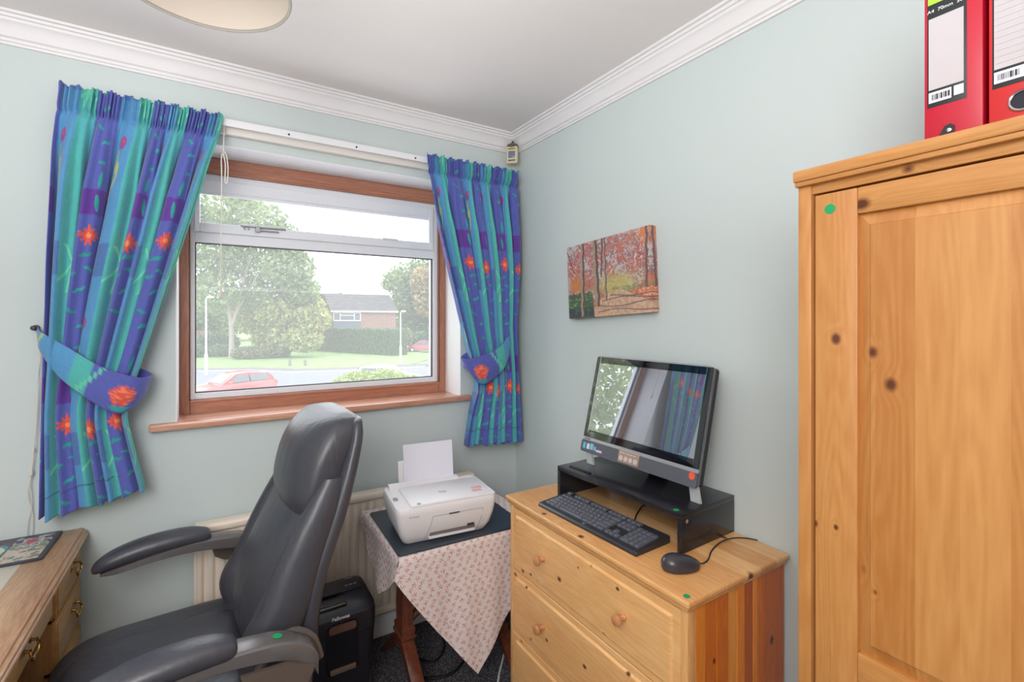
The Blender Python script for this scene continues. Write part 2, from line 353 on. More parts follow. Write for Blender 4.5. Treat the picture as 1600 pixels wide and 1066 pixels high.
# opening light (top sash)
sx0, sx1, sz0, sz1 = -1.466, -.404, 1.828, 2.052; tx0, tx1, tz0, tz1 = -1.447, -.43, 1.868, 2.0
b = B(); box(b, sx0, tx0, .182, .24, sz0, sz1, .004); box(b, tx1, sx1, .182, .24, sz0, sz1, .004); box(b, tx0-.001, tx1+.001, .182, .24, sz0, tz0, .004); box(b, tx0-.001, tx1+.001, .182, .24, tz1, sz1, .004)
box(b, tx0, tx1, .188, .2, tz1-.012, tz1+.002, .002); wpart('opening_sash', b, M_upvc)
b = B(); box(b, -1.3, -1.12, .172, .184, 1.862, 1.874, .003); box(b, -1.245, -1.225, .166, .178, 1.842, 1.866, .003); box(b, -1.232, -1.15, .168, .176, 1.848, 1.856, .003)
for x in (-1.285, -1.27): lathe(b, [(.004, 0), (.004, .012), (.001, .013)], (x, .184, 1.855), 10, '-y')
wpart('window_catch', b, M_chrome, 'chrome window catch')
b = B(); box(b, -.68, -.6, .174, .184, 1.862, 1.872, .003); wpart('window_catch', b, M_upvc)
wpart('lower_pane', box(B(), gx0, gx1, .218, .222, 1.153, 1.785), M_glass); wpart('upper_pane', box(B(), tx0, tx1, .208, .212, tz0, tz1), M_glass)
b = B(); box(b, gx0, gx0+.004, .2, .218, 1.153, 1.785); box(b, gx1-.004, gx1, .2, .218, 1.153, 1.785); box(b, gx0, gx1, .2, .218, 1.153, 1.157); box(b, gx0, gx1, .2, .218, 1.781, 1.785); wpart('glazing_gasket', b, mat('dark_gasket', (70, 72, 80), .6))
# window sill
b = B(); box(b, -1.6, -.286, -.032, 0, 1.05, 1.077, .005); box(b, OX0, OX1, -.004, .19, 1.05, 1.072, .001)
o = obj('window_sill', b, M_sill); o['kind'] = 'structure'; o.name = 'trim_6'

# ------------------------------------------------------------------ curtain rail
rail = thing('curtain_rail', 'cream painted curtain track board above the window between the two curtains', 'curtain rail', (-.95, -.03, 2.18))
def loc(bm, e, R=None):
    M = e.matrix_basis.inverted() if R is None else R; bmesh.ops.transform(bm, matrix=Matrix.Translation(-Vector(e.location)), verts=bm.verts); return bm
obj('rail_board', loc(box(B(), -1.8, -.06, -.03, 0, 2.185, 2.238, .003), rail), M_rail, rail)
b = B(); box(b, -1.82, -.03, -.062, -.03, 2.222, 2.232, .002); box(b, -1.82, -.03, -.066, -.058, 2.205, 2.232, .002); obj('track', loc(b, rail), M_white, rail)
for x in (-1.14, -.87, -.60): obj('bracket_screw', loc(lathe(B(), [(.004, 0), (.004, .003), (.001, .004)], (x, -.066, 2.215), 10, '-y'), rail), M_dgrey, rail)

# ------------------------------------------------------------------ curtains
VI, SK, TE, PU, RE, LE, YE, MG = [s2la(c) for c in ((94, 104, 186), (92, 158, 208), (88, 188, 184), (104, 64, 162), (244, 100, 84), (52, 172, 164), (196, 208, 112), (164, 84, 160))]
def fabric(s, t, seed=0):
    """s metres across the cloth, t metres of height above the floor"""
    per = .29; k = np.floor(s/per); f = s-k*per; C = np.zeros(s.shape+(3,))
    wv = f < .13; ws = (f >= .13) & (f < .205); wt = f >= .205
    C[wv] = VI; C[ws] = SK; C[wt] = TE
    ph = np.mod(t-1.81, .62); C = mixc(C, PU, wv & (ph < .085))
    ph2 = np.mod(t-.985, .62); C = mixc(C, (VI+SK)/2*.9, ws & (ph2 < .11))
    ph3 = np.mod(t-1.42, .62); C = mixc(C, TE*.85+SK*.15, wt & (ph3 < .13))
    # tone drift in weave
    C = C*(.93+.14*vnoise(s*900, t*60, 3))[..., None]*(.96+.08*vnoise(s*50, t*1200, 4))[..., None]
    # red flowers in the violet stripes
    d0 = f-.066; zf = np.mod(t-1.73+.31, .62)-.31
    off = .012*np.sin(k*2.3); dx = d0-off; dz = zf+.01*np.cos(k*3.1); r = np.hypot(dx, dz); a = np.arctan2(dz, dx)
    pet = .033*(.78+.22*np.cos(a*11+k))*(1+.15*np.cos(a*4)); C = mixc(C, RE, wv & (r < pet)); C = mixc(C, RE*.75, wv & (r < pet) & (np.cos(a*18) < -.3)); C = mixc(C, s2la((250, 150, 110)), wv & (r < .008))
    # leaves below each flower and up the stem
    for q, (lx, lz, rx, rz, an) in enumerate(((.0, -.055, .02, .006, .3), (.02, -.1, .018, .005, -.3), (-.025, -.12, .02, .006, .1), (.012, -.17, .02, .005, .5), (-.01, -.24, .018, .005, -.4), (.02, -.29, .018, .006, .2), (.01, .12, .006, .03, .1), (.014, .2, .005, .028, -.1), (.02, .26, .012, .006, .4))):
        zz = np.mod(t-(1.73+lz)+.31, .62)-.31; xx = d0-lx-.008*np.sin(k*1.7+q); ca, sa = math.cos(an), math.sin(an); u = xx*ca+zz*sa; v = -xx*sa+zz*ca+.0018*np.sin(u*260)
        C = mixc(C, LE*(.9+.15*(q % 2)), wv & ((u/rx)**2+(v/rz)**2 < 1))
    # thistles with pale stems in the sky stripes
    zz = np.mod(t-2.07+.31, .62)-.31; xx = f-.165-.01*np.sin(k*2); C = mixc(C, MG, ws & ((xx/.013)**2+(zz/.024)**2 < 1)); C = mixc(C, s2la((225, 90, 110)), ws & ((xx/.005)**2+((zz-.008)/.008)**2 < 1))
    st = np.abs(xx-.006*np.sin(zz*40)) < .0035; C = mixc(C, YE*.8+SK*.2, ws & st & (zz < -.03) & (zz > -.2)); C = mixc(C, YE, ws & ((xx/.008)**2+((zz+.09)/.02)**2 < 1))
    # pale curved blades in the teal stripes
    zz = np.mod(t-1.65+.31, .62)-.31; xx = f-.245
    for q in (-.5, .1, .6): C = mixc(C, s2la((118, 224, 186)), wt & (np.abs(xx-q*zz-.6*zz*zz*(1 if q < 0 else -1)) < .004) & (zz > -.1) & (zz < .06))
    return C
def curtain(L, R, ztop, zbl, zbr, s0, Wc, nb, seed, ymid=-.088):
    nu, nv = 720, 300; u = np.linspace(0, 1, nu)[None, :]; v = np.linspace(0, 1, nv)[:, None]
    zb = zbl+(zbr-zbl)*u+.008*np.sin(u*2*PI*nb+1)
    z = ztop+(zb-ztop)*v+.006*np.sin(u*2*PI*nb*1.5+seed)*np.clip(1-v*12, 0, 1)
    def itp(pts, zz):
        p = sorted(pts); zs = [a for a, _ in p]; xs = [b for _, b in p]; zz1 = zz; a = np.interp(zz1, zs, xs)
        return (a+np.interp(zz1+.03, zs, xs)+np.interp(zz1-.03, zs, xs)+np.interp(zz1+.015, zs, xs)+np.interp(zz1-.015, zs, xs))/5
    xl = itp(L, z); xr = itp(R, z); wdt = xr-xl
    phi = 2*PI*(nb*u+.22*np.sin(u*7+seed)+.12*np.sin(u*17+seed*2)+.06*np.sin(z*4+u*7))
    hd = 1/(1+np.exp((z-(ztop-.085))*-130))          # 1 in the pencil-pleat header
    body = np.clip((ztop-.085-z)/.25, 0, 1)
    amp = .006+.027*body
    y = ymid-amp*(np.cos(phi)+.32*np.cos(2*phi+1+seed)+.18*np.cos(3*phi+2.2*u*6))
    hp = phi*6+2.4*np.sin(u*23); y = y*(1-hd)+hd*(ymid+.010-.016*np.abs(np.sin(hp/2))**.8-.006*np.cos(.4*hp+1))
    gl = np.exp(-((z-(ztop-.085))/.012)**2); y = y+gl*.012
    y = y-.012*np.exp(-((z-1.5)/.25)**2)*np.sin(u*PI)
    x = xl+wdt*u+((Wc-wdt)/(2*PI*nb)*.85*np.sin(phi)*body+.0045*hd*np.sin(hp))*np.sin(np.clip(u*8, 0, PI/2))*np.sin(np.clip((1-u)*8, 0, PI/2))
    P = np.stack(np.broadcast_arrays(x, np.minimum(y, -.068*np.ones_like(y)+.03), z), -1)
    C = fabric(np.broadcast_to(phi/(2*PI)*.145+.066+s0, z.shape), z, seed)
    # hem stitching
    hem = np.abs(z-(zb+.075)) < .0012; C = mixc(C, C.mean(axis=(0, 1))*.35, hem*.7)
    return P, C
M_cloth = attr_mat('printed_curtain_cotton', .75, (500, .25, .0006, 2), .25, .3, .12)
def mk_curtain(label, origin, *a):
    P, C = curtain(*a); P = P-np.array(origin); me = grid_mesh('curtain', P, C)
    o = obj('curtain', me, M_cloth, smooth=False); o.location = origin; tag(o, label, 'curtain', 'patterned curtains at the window')
    md = o.modifiers.new('thick', 'SOLIDIFY'); md.thickness = .0025; md.offset = 0
    return o
Lc = [(2.235, -1.828), (2.02, -1.847), (1.668, -1.859), (1.255, -1.868), (.814, -1.877)]
Rc = [(2.235, -1.366), (2.15, -1.384), (2.03, -1.418), (1.836, -1.468), (1.575, -1.54), (1.315, -1.612), (1.19, -1.65), (1.13, -1.655), (1.015, -1.633), (.85, -1.596)]
mk_curtain('blue, teal and violet patterned curtain left of the window, above the desk', (-1.6, -.088, .82), Lc, Rc, 2.236, .812, .868, .0, 1.02, 7, 1.0)
Lc2 = [(2.24, -.552), (1.974, -.512), (1.705, -.446), (1.333, -.348), (1.2, -.305), (1.122, -.29), (1.016, -.324), (.846, -.355)]
Rc2 = [(2.24, -.03), (2.13, -.045), (1.728, -.038), (1.425, -.062), (1.123, -.052), (.818, -.03)]
mk_curtain('blue, teal and violet patterned curtain right of the window, in the room corner', (-.25, -.088, .82), Lc2, Rc2, 2.24, .838, .825, .0, 1.16, 8, 2.3)

def tieback(label, hook, top, bot, s0, flip, hz):
    # band: rows between the top and bottom outlines; t runs hook -> front -> round the free edge -> back behind
    n, m = 90, 26; T = np.linspace(0, 1, n); 
    def curve(pts): 
        q = smooth_path(pts, 12); q = np.array([list(p) for p in q]); d = np.r_[0, np.cumsum(np.linalg.norm(np.diff(q, axis=0), axis=1))]; d /= d[-1]
        return np.stack([np.interp(T, d, q[:, i]) for i in range(3)], -1)
    A = curve(top); Bt = curve(bot); V = np.linspace(0, 1, m)[:, None, None]
    P = A[None]*(1-V)+Bt[None]*V; P[..., 1] -= .008*np.sin(np.linspace(0, PI, m))[:, None]
    wd = np.linspace(0, .62, n)[None]*np.ones((m, 1)); zz = np.broadcast_to(np.linspace(.055, -.055, m)[:, None], (m, n)) 
    k = np.zeros((m, n, 3)); s = wd[..., :]
    C = np.zeros((m, n, 3)); C[:] = VI; C[s < .155] = SK; C[(s >= .155) & (s < .2)] = TE
    r = np.hypot(s-.275, zz+.005); a = np.arctan2(zz+.005, s-.275); C = mixc(C, RE*.9, r < .031*(.84+.16*np.cos(13*a))); C = mixc(C, s2la((250, 140, 110)), (r < .026) & (np.cos(13*a+2) > .5)); C = mixc(C, LE, (np.hypot((s-.275)/1.0, (zz+.042)/.45) < .018)); C = mixc(C, YE, (np.abs(s-.05-.3*zz) < .005)); C = mixc(C, s2la((110, 215, 180)), (np.abs(s-.2-.4*zz) < .004))
    edge = np.minimum(np.linspace(0, 1, m), np.linspace(1, 0, m))[:, None]*np.ones((1, n)) < .035; C = mixc(C, PU*.8+VI*.3, edge)
    C = C*(.94+.12*vnoise(s*900, zz*300, 5))[..., None]
    o_ = np.array(hook); me = grid_mesh('tieback', P-o_, C); t = obj('tieback', me, M_cloth, smooth=False); t.location = hook
    tag(t, label, 'tieback', 'curtain tiebacks'); md = t.modifiers.new('thick', 'SOLIDIFY'); md.thickness = .004; md.offset = 0
    return t
tieback('sky-blue, teal and violet tieback holding the left curtain', (-1.893, -.012, 1.42),
        [(-1.895, -.016, 1.437), (-1.868, -.09, 1.42), (-1.80, -.135, 1.375), (-1.71, -.145, 1.305), (-1.63, -.14, 1.268), (-1.592, -.105, 1.262), (-1.60, -.05, 1.275), (-1.72, -.022, 1.33), (-1.89, -.012, 1.42)],
        [(-1.893, -.016, 1.392), (-1.872, -.09, 1.36), (-1.82, -.135, 1.28), (-1.745, -.145, 1.20), (-1.668, -.14, 1.146), (-1.612, -.105, 1.19), (-1.612, -.05, 1.215), (-1.72, -.022, 1.27), (-1.888, -.012, 1.39)], 0, 1, 1.42)
tieback('sky-blue, teal and violet tieback with a red flower holding the right curtain', (-.075, -.012, 1.40),
        [(-.062, -.016, 1.432), (-.085, -.09, 1.42), (-.16, -.135, 1.345), (-.23, -.145, 1.305), (-.31, -.14, 1.278), (-.362, -.105, 1.268), (-.35, -.05, 1.28), (-.22, -.022, 1.34), (-.065, -.012, 1.42)],
        [(-.062, -.016, 1.39), (-.085, -.09, 1.335), (-.15, -.135, 1.225), (-.215, -.145, 1.175), (-.29, -.14, 1.142), (-.345, -.105, 1.215), (-.338, -.05, 1.22), (-.22, -.022, 1.27), (-.065, -.012, 1.38)], 0, 1, 1.4)
for x, z, t in ((-1.902, 1.434, 'left'), (-.052, 1.425, 'right')):
    b = B(); lathe(b, [(.010, 0), (.010, .004), (.004, .006), (.003, .03), (.007, .032), (.008, .036), (.005, .04), (.001, .041)], (x, 0, z), 12, '-y')
    o = obj('tieback_hook', b, M_dgrey); tag(o, 'small dark tieback hook screwed to the wall by the %s curtain' % t, 'hook', 'tieback hooks')

# cords
b = B(); tube(b, smooth_path([(-1.888, -.02, 1.372), (-1.893, -.02, 1.25), (-1.899, -.02, 1.1), (-1.908, -.018, 1.0), (-1.915, -.016, .93), (-1.91, -.014, .85), (-1.922, -.012, .77), (-1.918, -.012, .6)]), .0013, 6)
tube(b, smooth_path([(-1.885, -.02, 1.372), (-1.897, -.02, 1.2), (-1.902, -.02, 1.06), (-1.912, -.018, .94), (-1.920, -.014, .88), (-1.908, -.012, .80), (-1.918, -.012, .62)]), .0013, 6)
pillow(b, (-1.911, -.017, .955), (.006, .006, .012), 1, 1, 8, 6); pillow(b, (-1.905, -.018, 1.03), (.004, .004, .01), 1, 1, 8, 6)
tag(obj('hanging_cord', b, M_cord), 'knotted cream cord dangling beside the left curtain above the desk', 'cord')
b = B(); tube(b, [(-1.366, -.056, 2.205), (-1.368, -.056, 2.1)], .0018, 6); tube(b, smooth_path([(-1.368, -.056, 2.1), (-1.375, -.056, 2.08), (-1.374, -.056, 1.99), (-1.376, -.056, 1.75), (-1.377, -.056, 1.56)]), .0022, 6)
tube(b, smooth_path([(-1.368, -.056, 2.11), (-1.358, -.056, 2.09), (-1.353, -.056, 2.04), (-1.356, -.056, 1.99), (-1.363, -.056, 1.995), (-1.362, -.056, 2.06), (-1.37, -.056, 2.1)]), .0022, 6)
pillow(b, (-1.377, -.056, 1.56), (.006, .006, .02), 1, 1, 8, 6)
tag(obj('pull_cord', b, M_cord), 'white looped pull cord hanging in front of the window glass', 'cord')

# ------------------------------------------------------------------ corner motion sensor
sen = thing('corner_sensor', 'small cream motion sensor on a bracket in the top corner', 'sensor', (-.055, -.055, 2.305), math.radians(-45))
M_cream = mat('cream_plastic', (214, 205, 172), .5)
b = B(); box(b, -.03, .03, -.020, .012, -.022, .070, .008, 3); obj('sensor_body', b, M_cream, sen)
b = B(); box(b, -.018, .018, -.0225, -.019, .006, .042, .001); obj('lens_window', b, mat('blue_grey_lens', (118, 126, 150), .3), sen, label='blue-grey sensor window')
mt = mat('brown_slot', (110, 88, 70), .6)
obj('slot', box(B(), -.018, .018, -.0215, -.019, .052, .057, .0005), mt, sen); obj('slot', box(B(), -.019, .019, -.0215, -.019, -.010, -.003, .0005), mt, sen)
b = B(); pillow(b, (0, -.002, .070), (.031, .019, .018), .8, .8, 18, 8); tube(b, [(0, 0, .085), (0, .002, .10), (0, .03, .106)], [.009, .004, .003], 10); obj('swivel_mount', b, mat('dark_green_grey', (92, 90, 78), .5), sen, label='dark domed swivel mount')

# ------------------------------------------------------------------ pendant lampshade
lamp = thing('pendant_lampshade', 'beige drum pendant lampshade hanging from the ceiling at top left', 'lampshade', (-1.428, -1.036, 2.15))
M_shade = mat('beige_shade_fabric', (198, 188, 176), .85, b=(600, .2, .0004, 2))
R_ = .166
b = B(); rings(b, [[(r*math.cos(2*PI*k/64), r*math.sin(2*PI*k/64), h) for k in range(64)] for r, h in ((R_, 0), (R_, .2), (R_-.002, .2), (R_-.002, 0), (R_, 0))], cap=False); obj('shade_drum', b, M_shade, lamp)
b = B(); tube(b, [(R_*math.cos(2*PI*k/64), R_*math.sin(2*PI*k/64), 0) for k in range(65)], .0035, 8); obj('lower_rim', b, mat('grey_rim_tape', (150, 146, 138), .7), lamp, label='grey rim tape')
b = B(); tube(b, [(R_*math.cos(2*PI*k/64), R_*math.sin(2*PI*k/64), .2) for k in range(65)], .003, 8); obj('upper_rim', b, M_shade, lamp)
b = B()
for k in range(3): tube(b, [(.02*math.cos(k*2.094), .02*math.sin(k*2.094), .15), (R_*math.cos(k*2.094), R_*math.sin(k*2.094), .195)], .0015, 6)
tube(b, [(.022*math.cos(2*PI*k/20), .022*math.sin(2*PI*k/20), .15) for k in range(21)], .002, 6); obj('spider_fitting', b, M_white, lamp)
b = B(); lathe(b, [(.016, .1), (.018, .16), (.01, .17), (.003, .175), (.003, .27), (.03, .275), (.045, .29), (.045, .2945)], (0, 0, 0), 20); obj('lamp_holder', b, M_white, lamp)
b = B(); lathe(b, [(.001, .03), (.015, .032), (.026, .045), (.03, .06), (.026, .078), (.014, .098), (.013, .105)], (0, 0, 0), 20); obj('bulb', b, mat('opal_bulb', (240, 240, 236), .3), lamp)

# ------------------------------------------------------------------ radiator
rad = thing('radiator', 'cream ribbed panel radiator on the wall under the window', 'radiator', (-.88, -.06, .15))
rx0, rx1, rz0, rz1 = -1.463, -.30, .15, .70
nx = 420; xs = np.linspace(rx0+.012, rx1-.012, nx); ribs = 33
zs = np.array([rz0+.03, rz0+.05, rz0+.07, rz1-.09, rz1-.06, rz1-.035]); am = np.array([0, .5, 1, 1, .5, 0])
P = np.zeros((len(zs), nx, 3)); ph = np.mod((xs-rx0)/(rx1-rx0)*ribs, 1); prf = np.clip(np.sin(ph*PI)*1.6-.35, 0, 1)
for j in range(len(zs)): P[j, :, 0] = xs; P[j, :, 1] = -.088-.011*prf*am[j]; P[j, :, 2] = zs[j]
P -= np.array([-.88, -.06, .15]); obj('ribbed_panel', grid_mesh('ribbed_panel', P), M_rad, rad, False)
b = B(); box(b, rx0, rx1, -.098, -.038, rz1-.035, rz1, .012, 3); obj('top_grille', loc(b, rad), M_rad, rad)
b = B(); box(b, rx0, rx0+.013, -.094, -.04, rz0+.02, rz1-.02, .004); box(b, rx1-.013, rx1, -.094, -.04, rz0+.02, rz1-.02, .004); box(b, rx0, rx1, -.092, -.04, rz0, rz0+.035, .008); box(b, rx0+.01, rx1-.01, -.06, -.045, rz0+.02, rz1-.03); obj('casing', loc(b, rad), M_rad, rad)
for x in (-1.3, -.5): obj('wall_bracket', loc(box(B(), x, x+.03, -.045, -.001, .3, .6), rad), M_white, rad)
b = B(); tube(b, smooth_path([(-.31, -.06, .17), (-.285, -.06, .17), (-.28, -.055, .12), (-.28, -.05, .0)]), .0075, 10); obj('pipe', loc(b, rad), M_white, rad)

# ------------------------------------------------------------------ canvas picture
pw, ph_ = .485, .324
def autumn(a, bq):
    """a: 0..pw left to right, bq: 0..ph_ bottom to top"""
    x = a/pw; y = bq/ph_; n1 = fbm(x*9, y*7, 11, 5); n2 = fbm(x*38, y*30, 21, 3); n3 = fbm(x*80, y*60, 31, 2)
    C = np.zeros(x.shape+(3,)); C[:] = (196, 188, 190)
    C = mixc(C, (176, 84, 82), (n2*.6+n1*.5 > .53)*.85); C = mixc(C, (205, 110, 84), ((n3+n1 > 1.05))*.8); C = mixc(C, (120, 60, 66), (n2 < .36)*.6)
    C = mixc(C, (224, 120, 70), np.clip((x-.62)*4, 0, 1)*np.clip((y-.72)*7, 0, 1)*(n2 > .45)); C = mixc(C, (210, 212, 225), (n1 > .6)*(n3 > .5)*(y > .5)*.8)
    g = np.exp(-((x-.62)/.22)**2-((y-.38)/.13)**2); C = mixc(C, (196, 186, 96), np.clip(g*1.3, 0, 1)*(.6+.5*n2)); C = mixc(C, (205, 120, 60), np.exp(-((x-.12)/.1)**2-((y-.45)/.12)**2)*1.1)
    C = mixc(C, (128, 140, 80), (np.abs(y-.3) < .05)*(x > .55)*(n2 > .45)*.8)
    # ground, leaf litter and path
    gl = .2+.12*np.clip(x-.1, 0, 1); C = mixc(C, (222, 122, 84), (y < gl)*.95); C = mixc(C, (236, 168, 130), (y < gl)*(n3 > .52)); C = mixc(C, (150, 84, 62), (y < gl)*(n2 < .38)*.7)
    pxl = .56-.25*(gl+.08-y)/.3*1.2; pxr = .66+.42*(gl+.06-y)/.3
    path = (x > pxl) & (x < pxr) & (y < gl+.04); C = mixc(C, (214, 176, 142), path*.9); C = mixc(C, (190, 146, 116), path*(n2 < .42)*.7)
    for yy, xx in ((.06, .4), (.13, .3), (.2, .45), (.24, .55)): C = mixc(C, (92, 76, 80), (np.abs(y-yy-.02*np.sin(x*9+yy*40)) < .007)*(x > xx)*.8)
    bush = (y < .3+.07*n2) & (x < .35-.05*y) & (y > .0); C = mixc(C, (58, 84, 62), bush); C = mixc(C, (128, 158, 78), bush*(n3 > .56)*(y > .08)); C = mixc(C, (44, 58, 60), bush*(y < .14)*(n2 < .6))
    def trunk(xc, w, y0, lean=0, col=(178, 152, 124)):
        nonlocal C
        d = (x-xc-lean*(y-.4)-.004*np.sin(y*30))/w; k = (np.abs(d) < 1)*(y > y0); C = mixc(C, (78, 66, 66), k); C = mixc(C, col, k*(d < .1)*(.75+.25*n3)); 
    trunk(.205, .024, .02, .02); trunk(.39, .03, .13, -.02); trunk(.5, .012, .2, .0); trunk(.95, .012, .3, .03, (120, 96, 84))
    trunk(.445, .009, .5, .05, (110, 88, 80)); trunk(.16, .007, .62, -.3, (100, 80, 76))
    C = C*(.9+.2*n3)[..., None]*.8+np.array((196, 192, 196))*.2
    return s2la(np.clip(C, 0, 255))
pic = thing('canvas_picture', 'small canvas print of an autumn woodland path hung slightly crooked on the right wall', 'picture', (-.0185, -.738, 1.638))
na, nb_ = 300, 200; D_ = .034
a = np.linspace(0, pw, na)[None]*np.ones((nb_, 1)); bq = np.linspace(0, ph_, nb_)[:, None]*np.ones((1, na))
tiltm = Matrix.Rotation(math.radians(-3.0), 4, 'X')   # about the wall normal
def picpos(a, bq, d):   # local coords; viewer's left = +y
    y = pw/2-a; z = bq-ph_/2; th = math.radians(-3.1); P = np.stack(np.broadcast_arrays(-d+.0175, y*math.cos(th)-z*math.sin(th), y*math.sin(th)+z*math.cos(th)), -1); return P
M_canvas = attr_mat('printed_canvas', .7, (700, .3, .0005, 2), .3)
# front sheet and wrapped sides in one continuous print
k_ = 14; ea = np.r_[np.zeros(k_), np.linspace(0, pw, na), np.full(k_, pw)]; da = np.r_[np.linspace(0, D_, k_), np.full(na, D_), np.linspace(D_, 0, k_)]
eb = np.r_[np.zeros(k_), np.linspace(0, ph_, nb_), np.full(k_, ph_)]; db = np.r_[np.linspace(0, D_, k_), np.full(nb_, D_), np.linspace(D_, 0, k_)]
A = ea[None]*np.ones((len(eb), 1)); Bq = eb[:, None]*np.ones((1, len(ea))); Dd = np.minimum(da[None], db[:, None]); 
ua = np.r_[-np.linspace(D_, 0, k_), np.linspace(0, pw, na), pw+np.linspace(0, D_, k_)][None]*np.ones((len(eb), 1)); ub = np.r_[-np.linspace(D_, 0, k_), np.linspace(0, ph_, nb_), ph_+np.linspace(0, D_, k_)][:, None]*np.ones((1, len(ea)))
Cc = autumn(np.where(ua > pw, 2*pw-ua, np.abs(ua)), np.clip(np.where(ub > ph_, 2*ph_-ub, np.abs(ub)), 0, ph_))
obj('printed_canvas', grid_mesh('canvas', picpos(A, Bq, Dd), Cc), M_canvas, pic, False)
b = B()
for (a0, a1, b0, b1) in ((.004, .034, .004, ph_-.004), (pw-.034, pw-.004, .004, ph_-.004), (.034, pw-.034, .004, .034), (.034, pw-.034, ph_-.034, ph_-.004)):
    q = [picpos(aa, bb, dd).reshape(3) for dd in (.0, .03) for aa, bb in ((a0, b0), (a1, b0), (a1, b1), (a0, b1))]; rings(b, [q[:4], q[4:]])
obj('stretcher_frame', b, mat('raw_pine_batten', (200, 170, 130), .8), pic)

# ------------------------------------------------------------------ wardrobe
PL, PD = (206, 148, 86), (180, 116, 56)
wx = -.5; wy0 = -1.737; wd = .76
war = thing('pine_wardrobe', 'tall honey pine wardrobe with a panelled door against the right wall', 'wardrobe', (-.25, wy0-wd/2, 0))
O_ = Vector(war.location)
def K(lst, x=wx):   # knots given in world y,z on the front plane -> local
    return [(x-O_.x, y-O_.y, z, r) for y, z, r in lst]
M_pv = pine('honey_pine_upright', 2, PL, PD); M_ph = pine('honey_pine_rail', 1, PL, PD, K([(-1.838, 1.655, .010), (-1.9, 1.697, .007)]), scale=1.6, off=(3, 1, 2))
M_stile = pine('honey_pine_stile', 2, PL, PD, K([(-1.80, 1.43, .008), (-1.80, 1.105, .004), (-1.766, 1.1, .005), (-1.79, .82, .006)]), scale=1.3, off=(5, 2, 1))
M_panel = pine('honey_pine_panel', 2, PL, PD, K([(-1.853, 1.41, .008), (-1.878, 1.36, .009), (-1.835, 1.048, .009), (-1.875, .905, .009), (-1.93, .88, .013), (-1.857, 1.02, .004), (-2.13, 1.2, .01)]), stave=(1, .052), off=(1, 4, 3))
L = lambda bm: loc(bm, war)
obj('side_panel', L(box(B(), wx, -.012, wy0-.023, wy0, 0, 1.706, .003)), M_pv, war); obj('side_panel', L(box(B(), wx, -.012, wy0-wd, wy0-wd+.023, 0, 1.706, .003)), M_pv, war)
obj('back_panel', L(box(B(), -.016, -.008, wy0-wd+.023, wy0-.023, .03, 1.7)), M_pv, war)
b = B(); box(b, wx-.012, -.005, wy0-wd-.008, wy0+.004, 1.712, 1.733, .004, 2); box(b, wx-.008, -.005, wy0-wd-.004, wy0+.002, 1.704, 1.714, .002); obj('cornice_top', L(b), M_ph, war)
obj('top_rail', L(box(B(), wx+.004, wx+.024, wy0-wd+.023, wy0-.023, 1.688, 1.706, .001)), M_ph, war)
obj('bottom_rail', L(box(B(), wx+.004, wx+.024, wy0-wd+.023, wy0-.023, 0, .06, .002)), M_ph, war)
obj('inner_shelf', L(box(B(), wx+.04, -.016, wy0-wd+.023, wy0-.023, .06, .078)), M_ph, war)
dy0, dy1 = wy0-wd+.029, wy0-.029; st = .066
obj('door_stile', L(box(B(), wx+.001, wx+.021, dy1-st, dy1, .07, 1.684, .002)), M_stile, war); obj('door_stile', L(box(B(), wx+.001, wx+.021, dy0, dy0+st, .07, 1.684, .002)), M_stile, war)
for z0, z1 in ((1.64, 1.684), (.852, .908), (.07, .15)): obj('door_rail', L(box(B(), wx+.0015, wx+.021, dy0+st, dy1-st, z0, z1, .002)), M_ph, war)
def fielded(z0, z1):
    b = B(); ya, yb = dy0+st-.001, dy1-st+.001
    def R(y0, y1, za, zb, x): return [(x, y0, za), (x, y1, za), (x, y1, zb), (x, y0, zb)]
    rings(b, [R(ya, yb, z0, z1, wx+.018), R(ya, yb, z0, z1, wx+.011), R(ya+.018, yb-.018, z0+.02, z1-.02, wx+.0045), R(ya+.0195, yb-.0195, z0+.0215, z1-.0215, wx+.003)]); return b
obj('door_panel', L(fielded(.908, 1.64)), M_panel, war, False); obj('door_panel', L(fielded(.15, .852)), M_panel, war, False)
b = B(); lathe(b, [(.006, 0), (.008, .004), (.007, .015), (.017, .024), (.017, .03), (.001, .034)], (wx+.001, dy0+st*.5, .95), 18, '-x'); obj('door_knob', L(b), M_pv, war)
for z in (1.45, .9, .3): obj('hinge', L(box(B(), wx+.022, wx+.04, dy1-.01, dy1+.003, z-.03, z+.03, .001)), M_chrome, war)
b = B(); disc(b, (wx+.001, -1.7905, 1.656), .0085, .0008, '-x', 24); obj('round_sticker', L(b), M_green, war, label='green dot sticker')

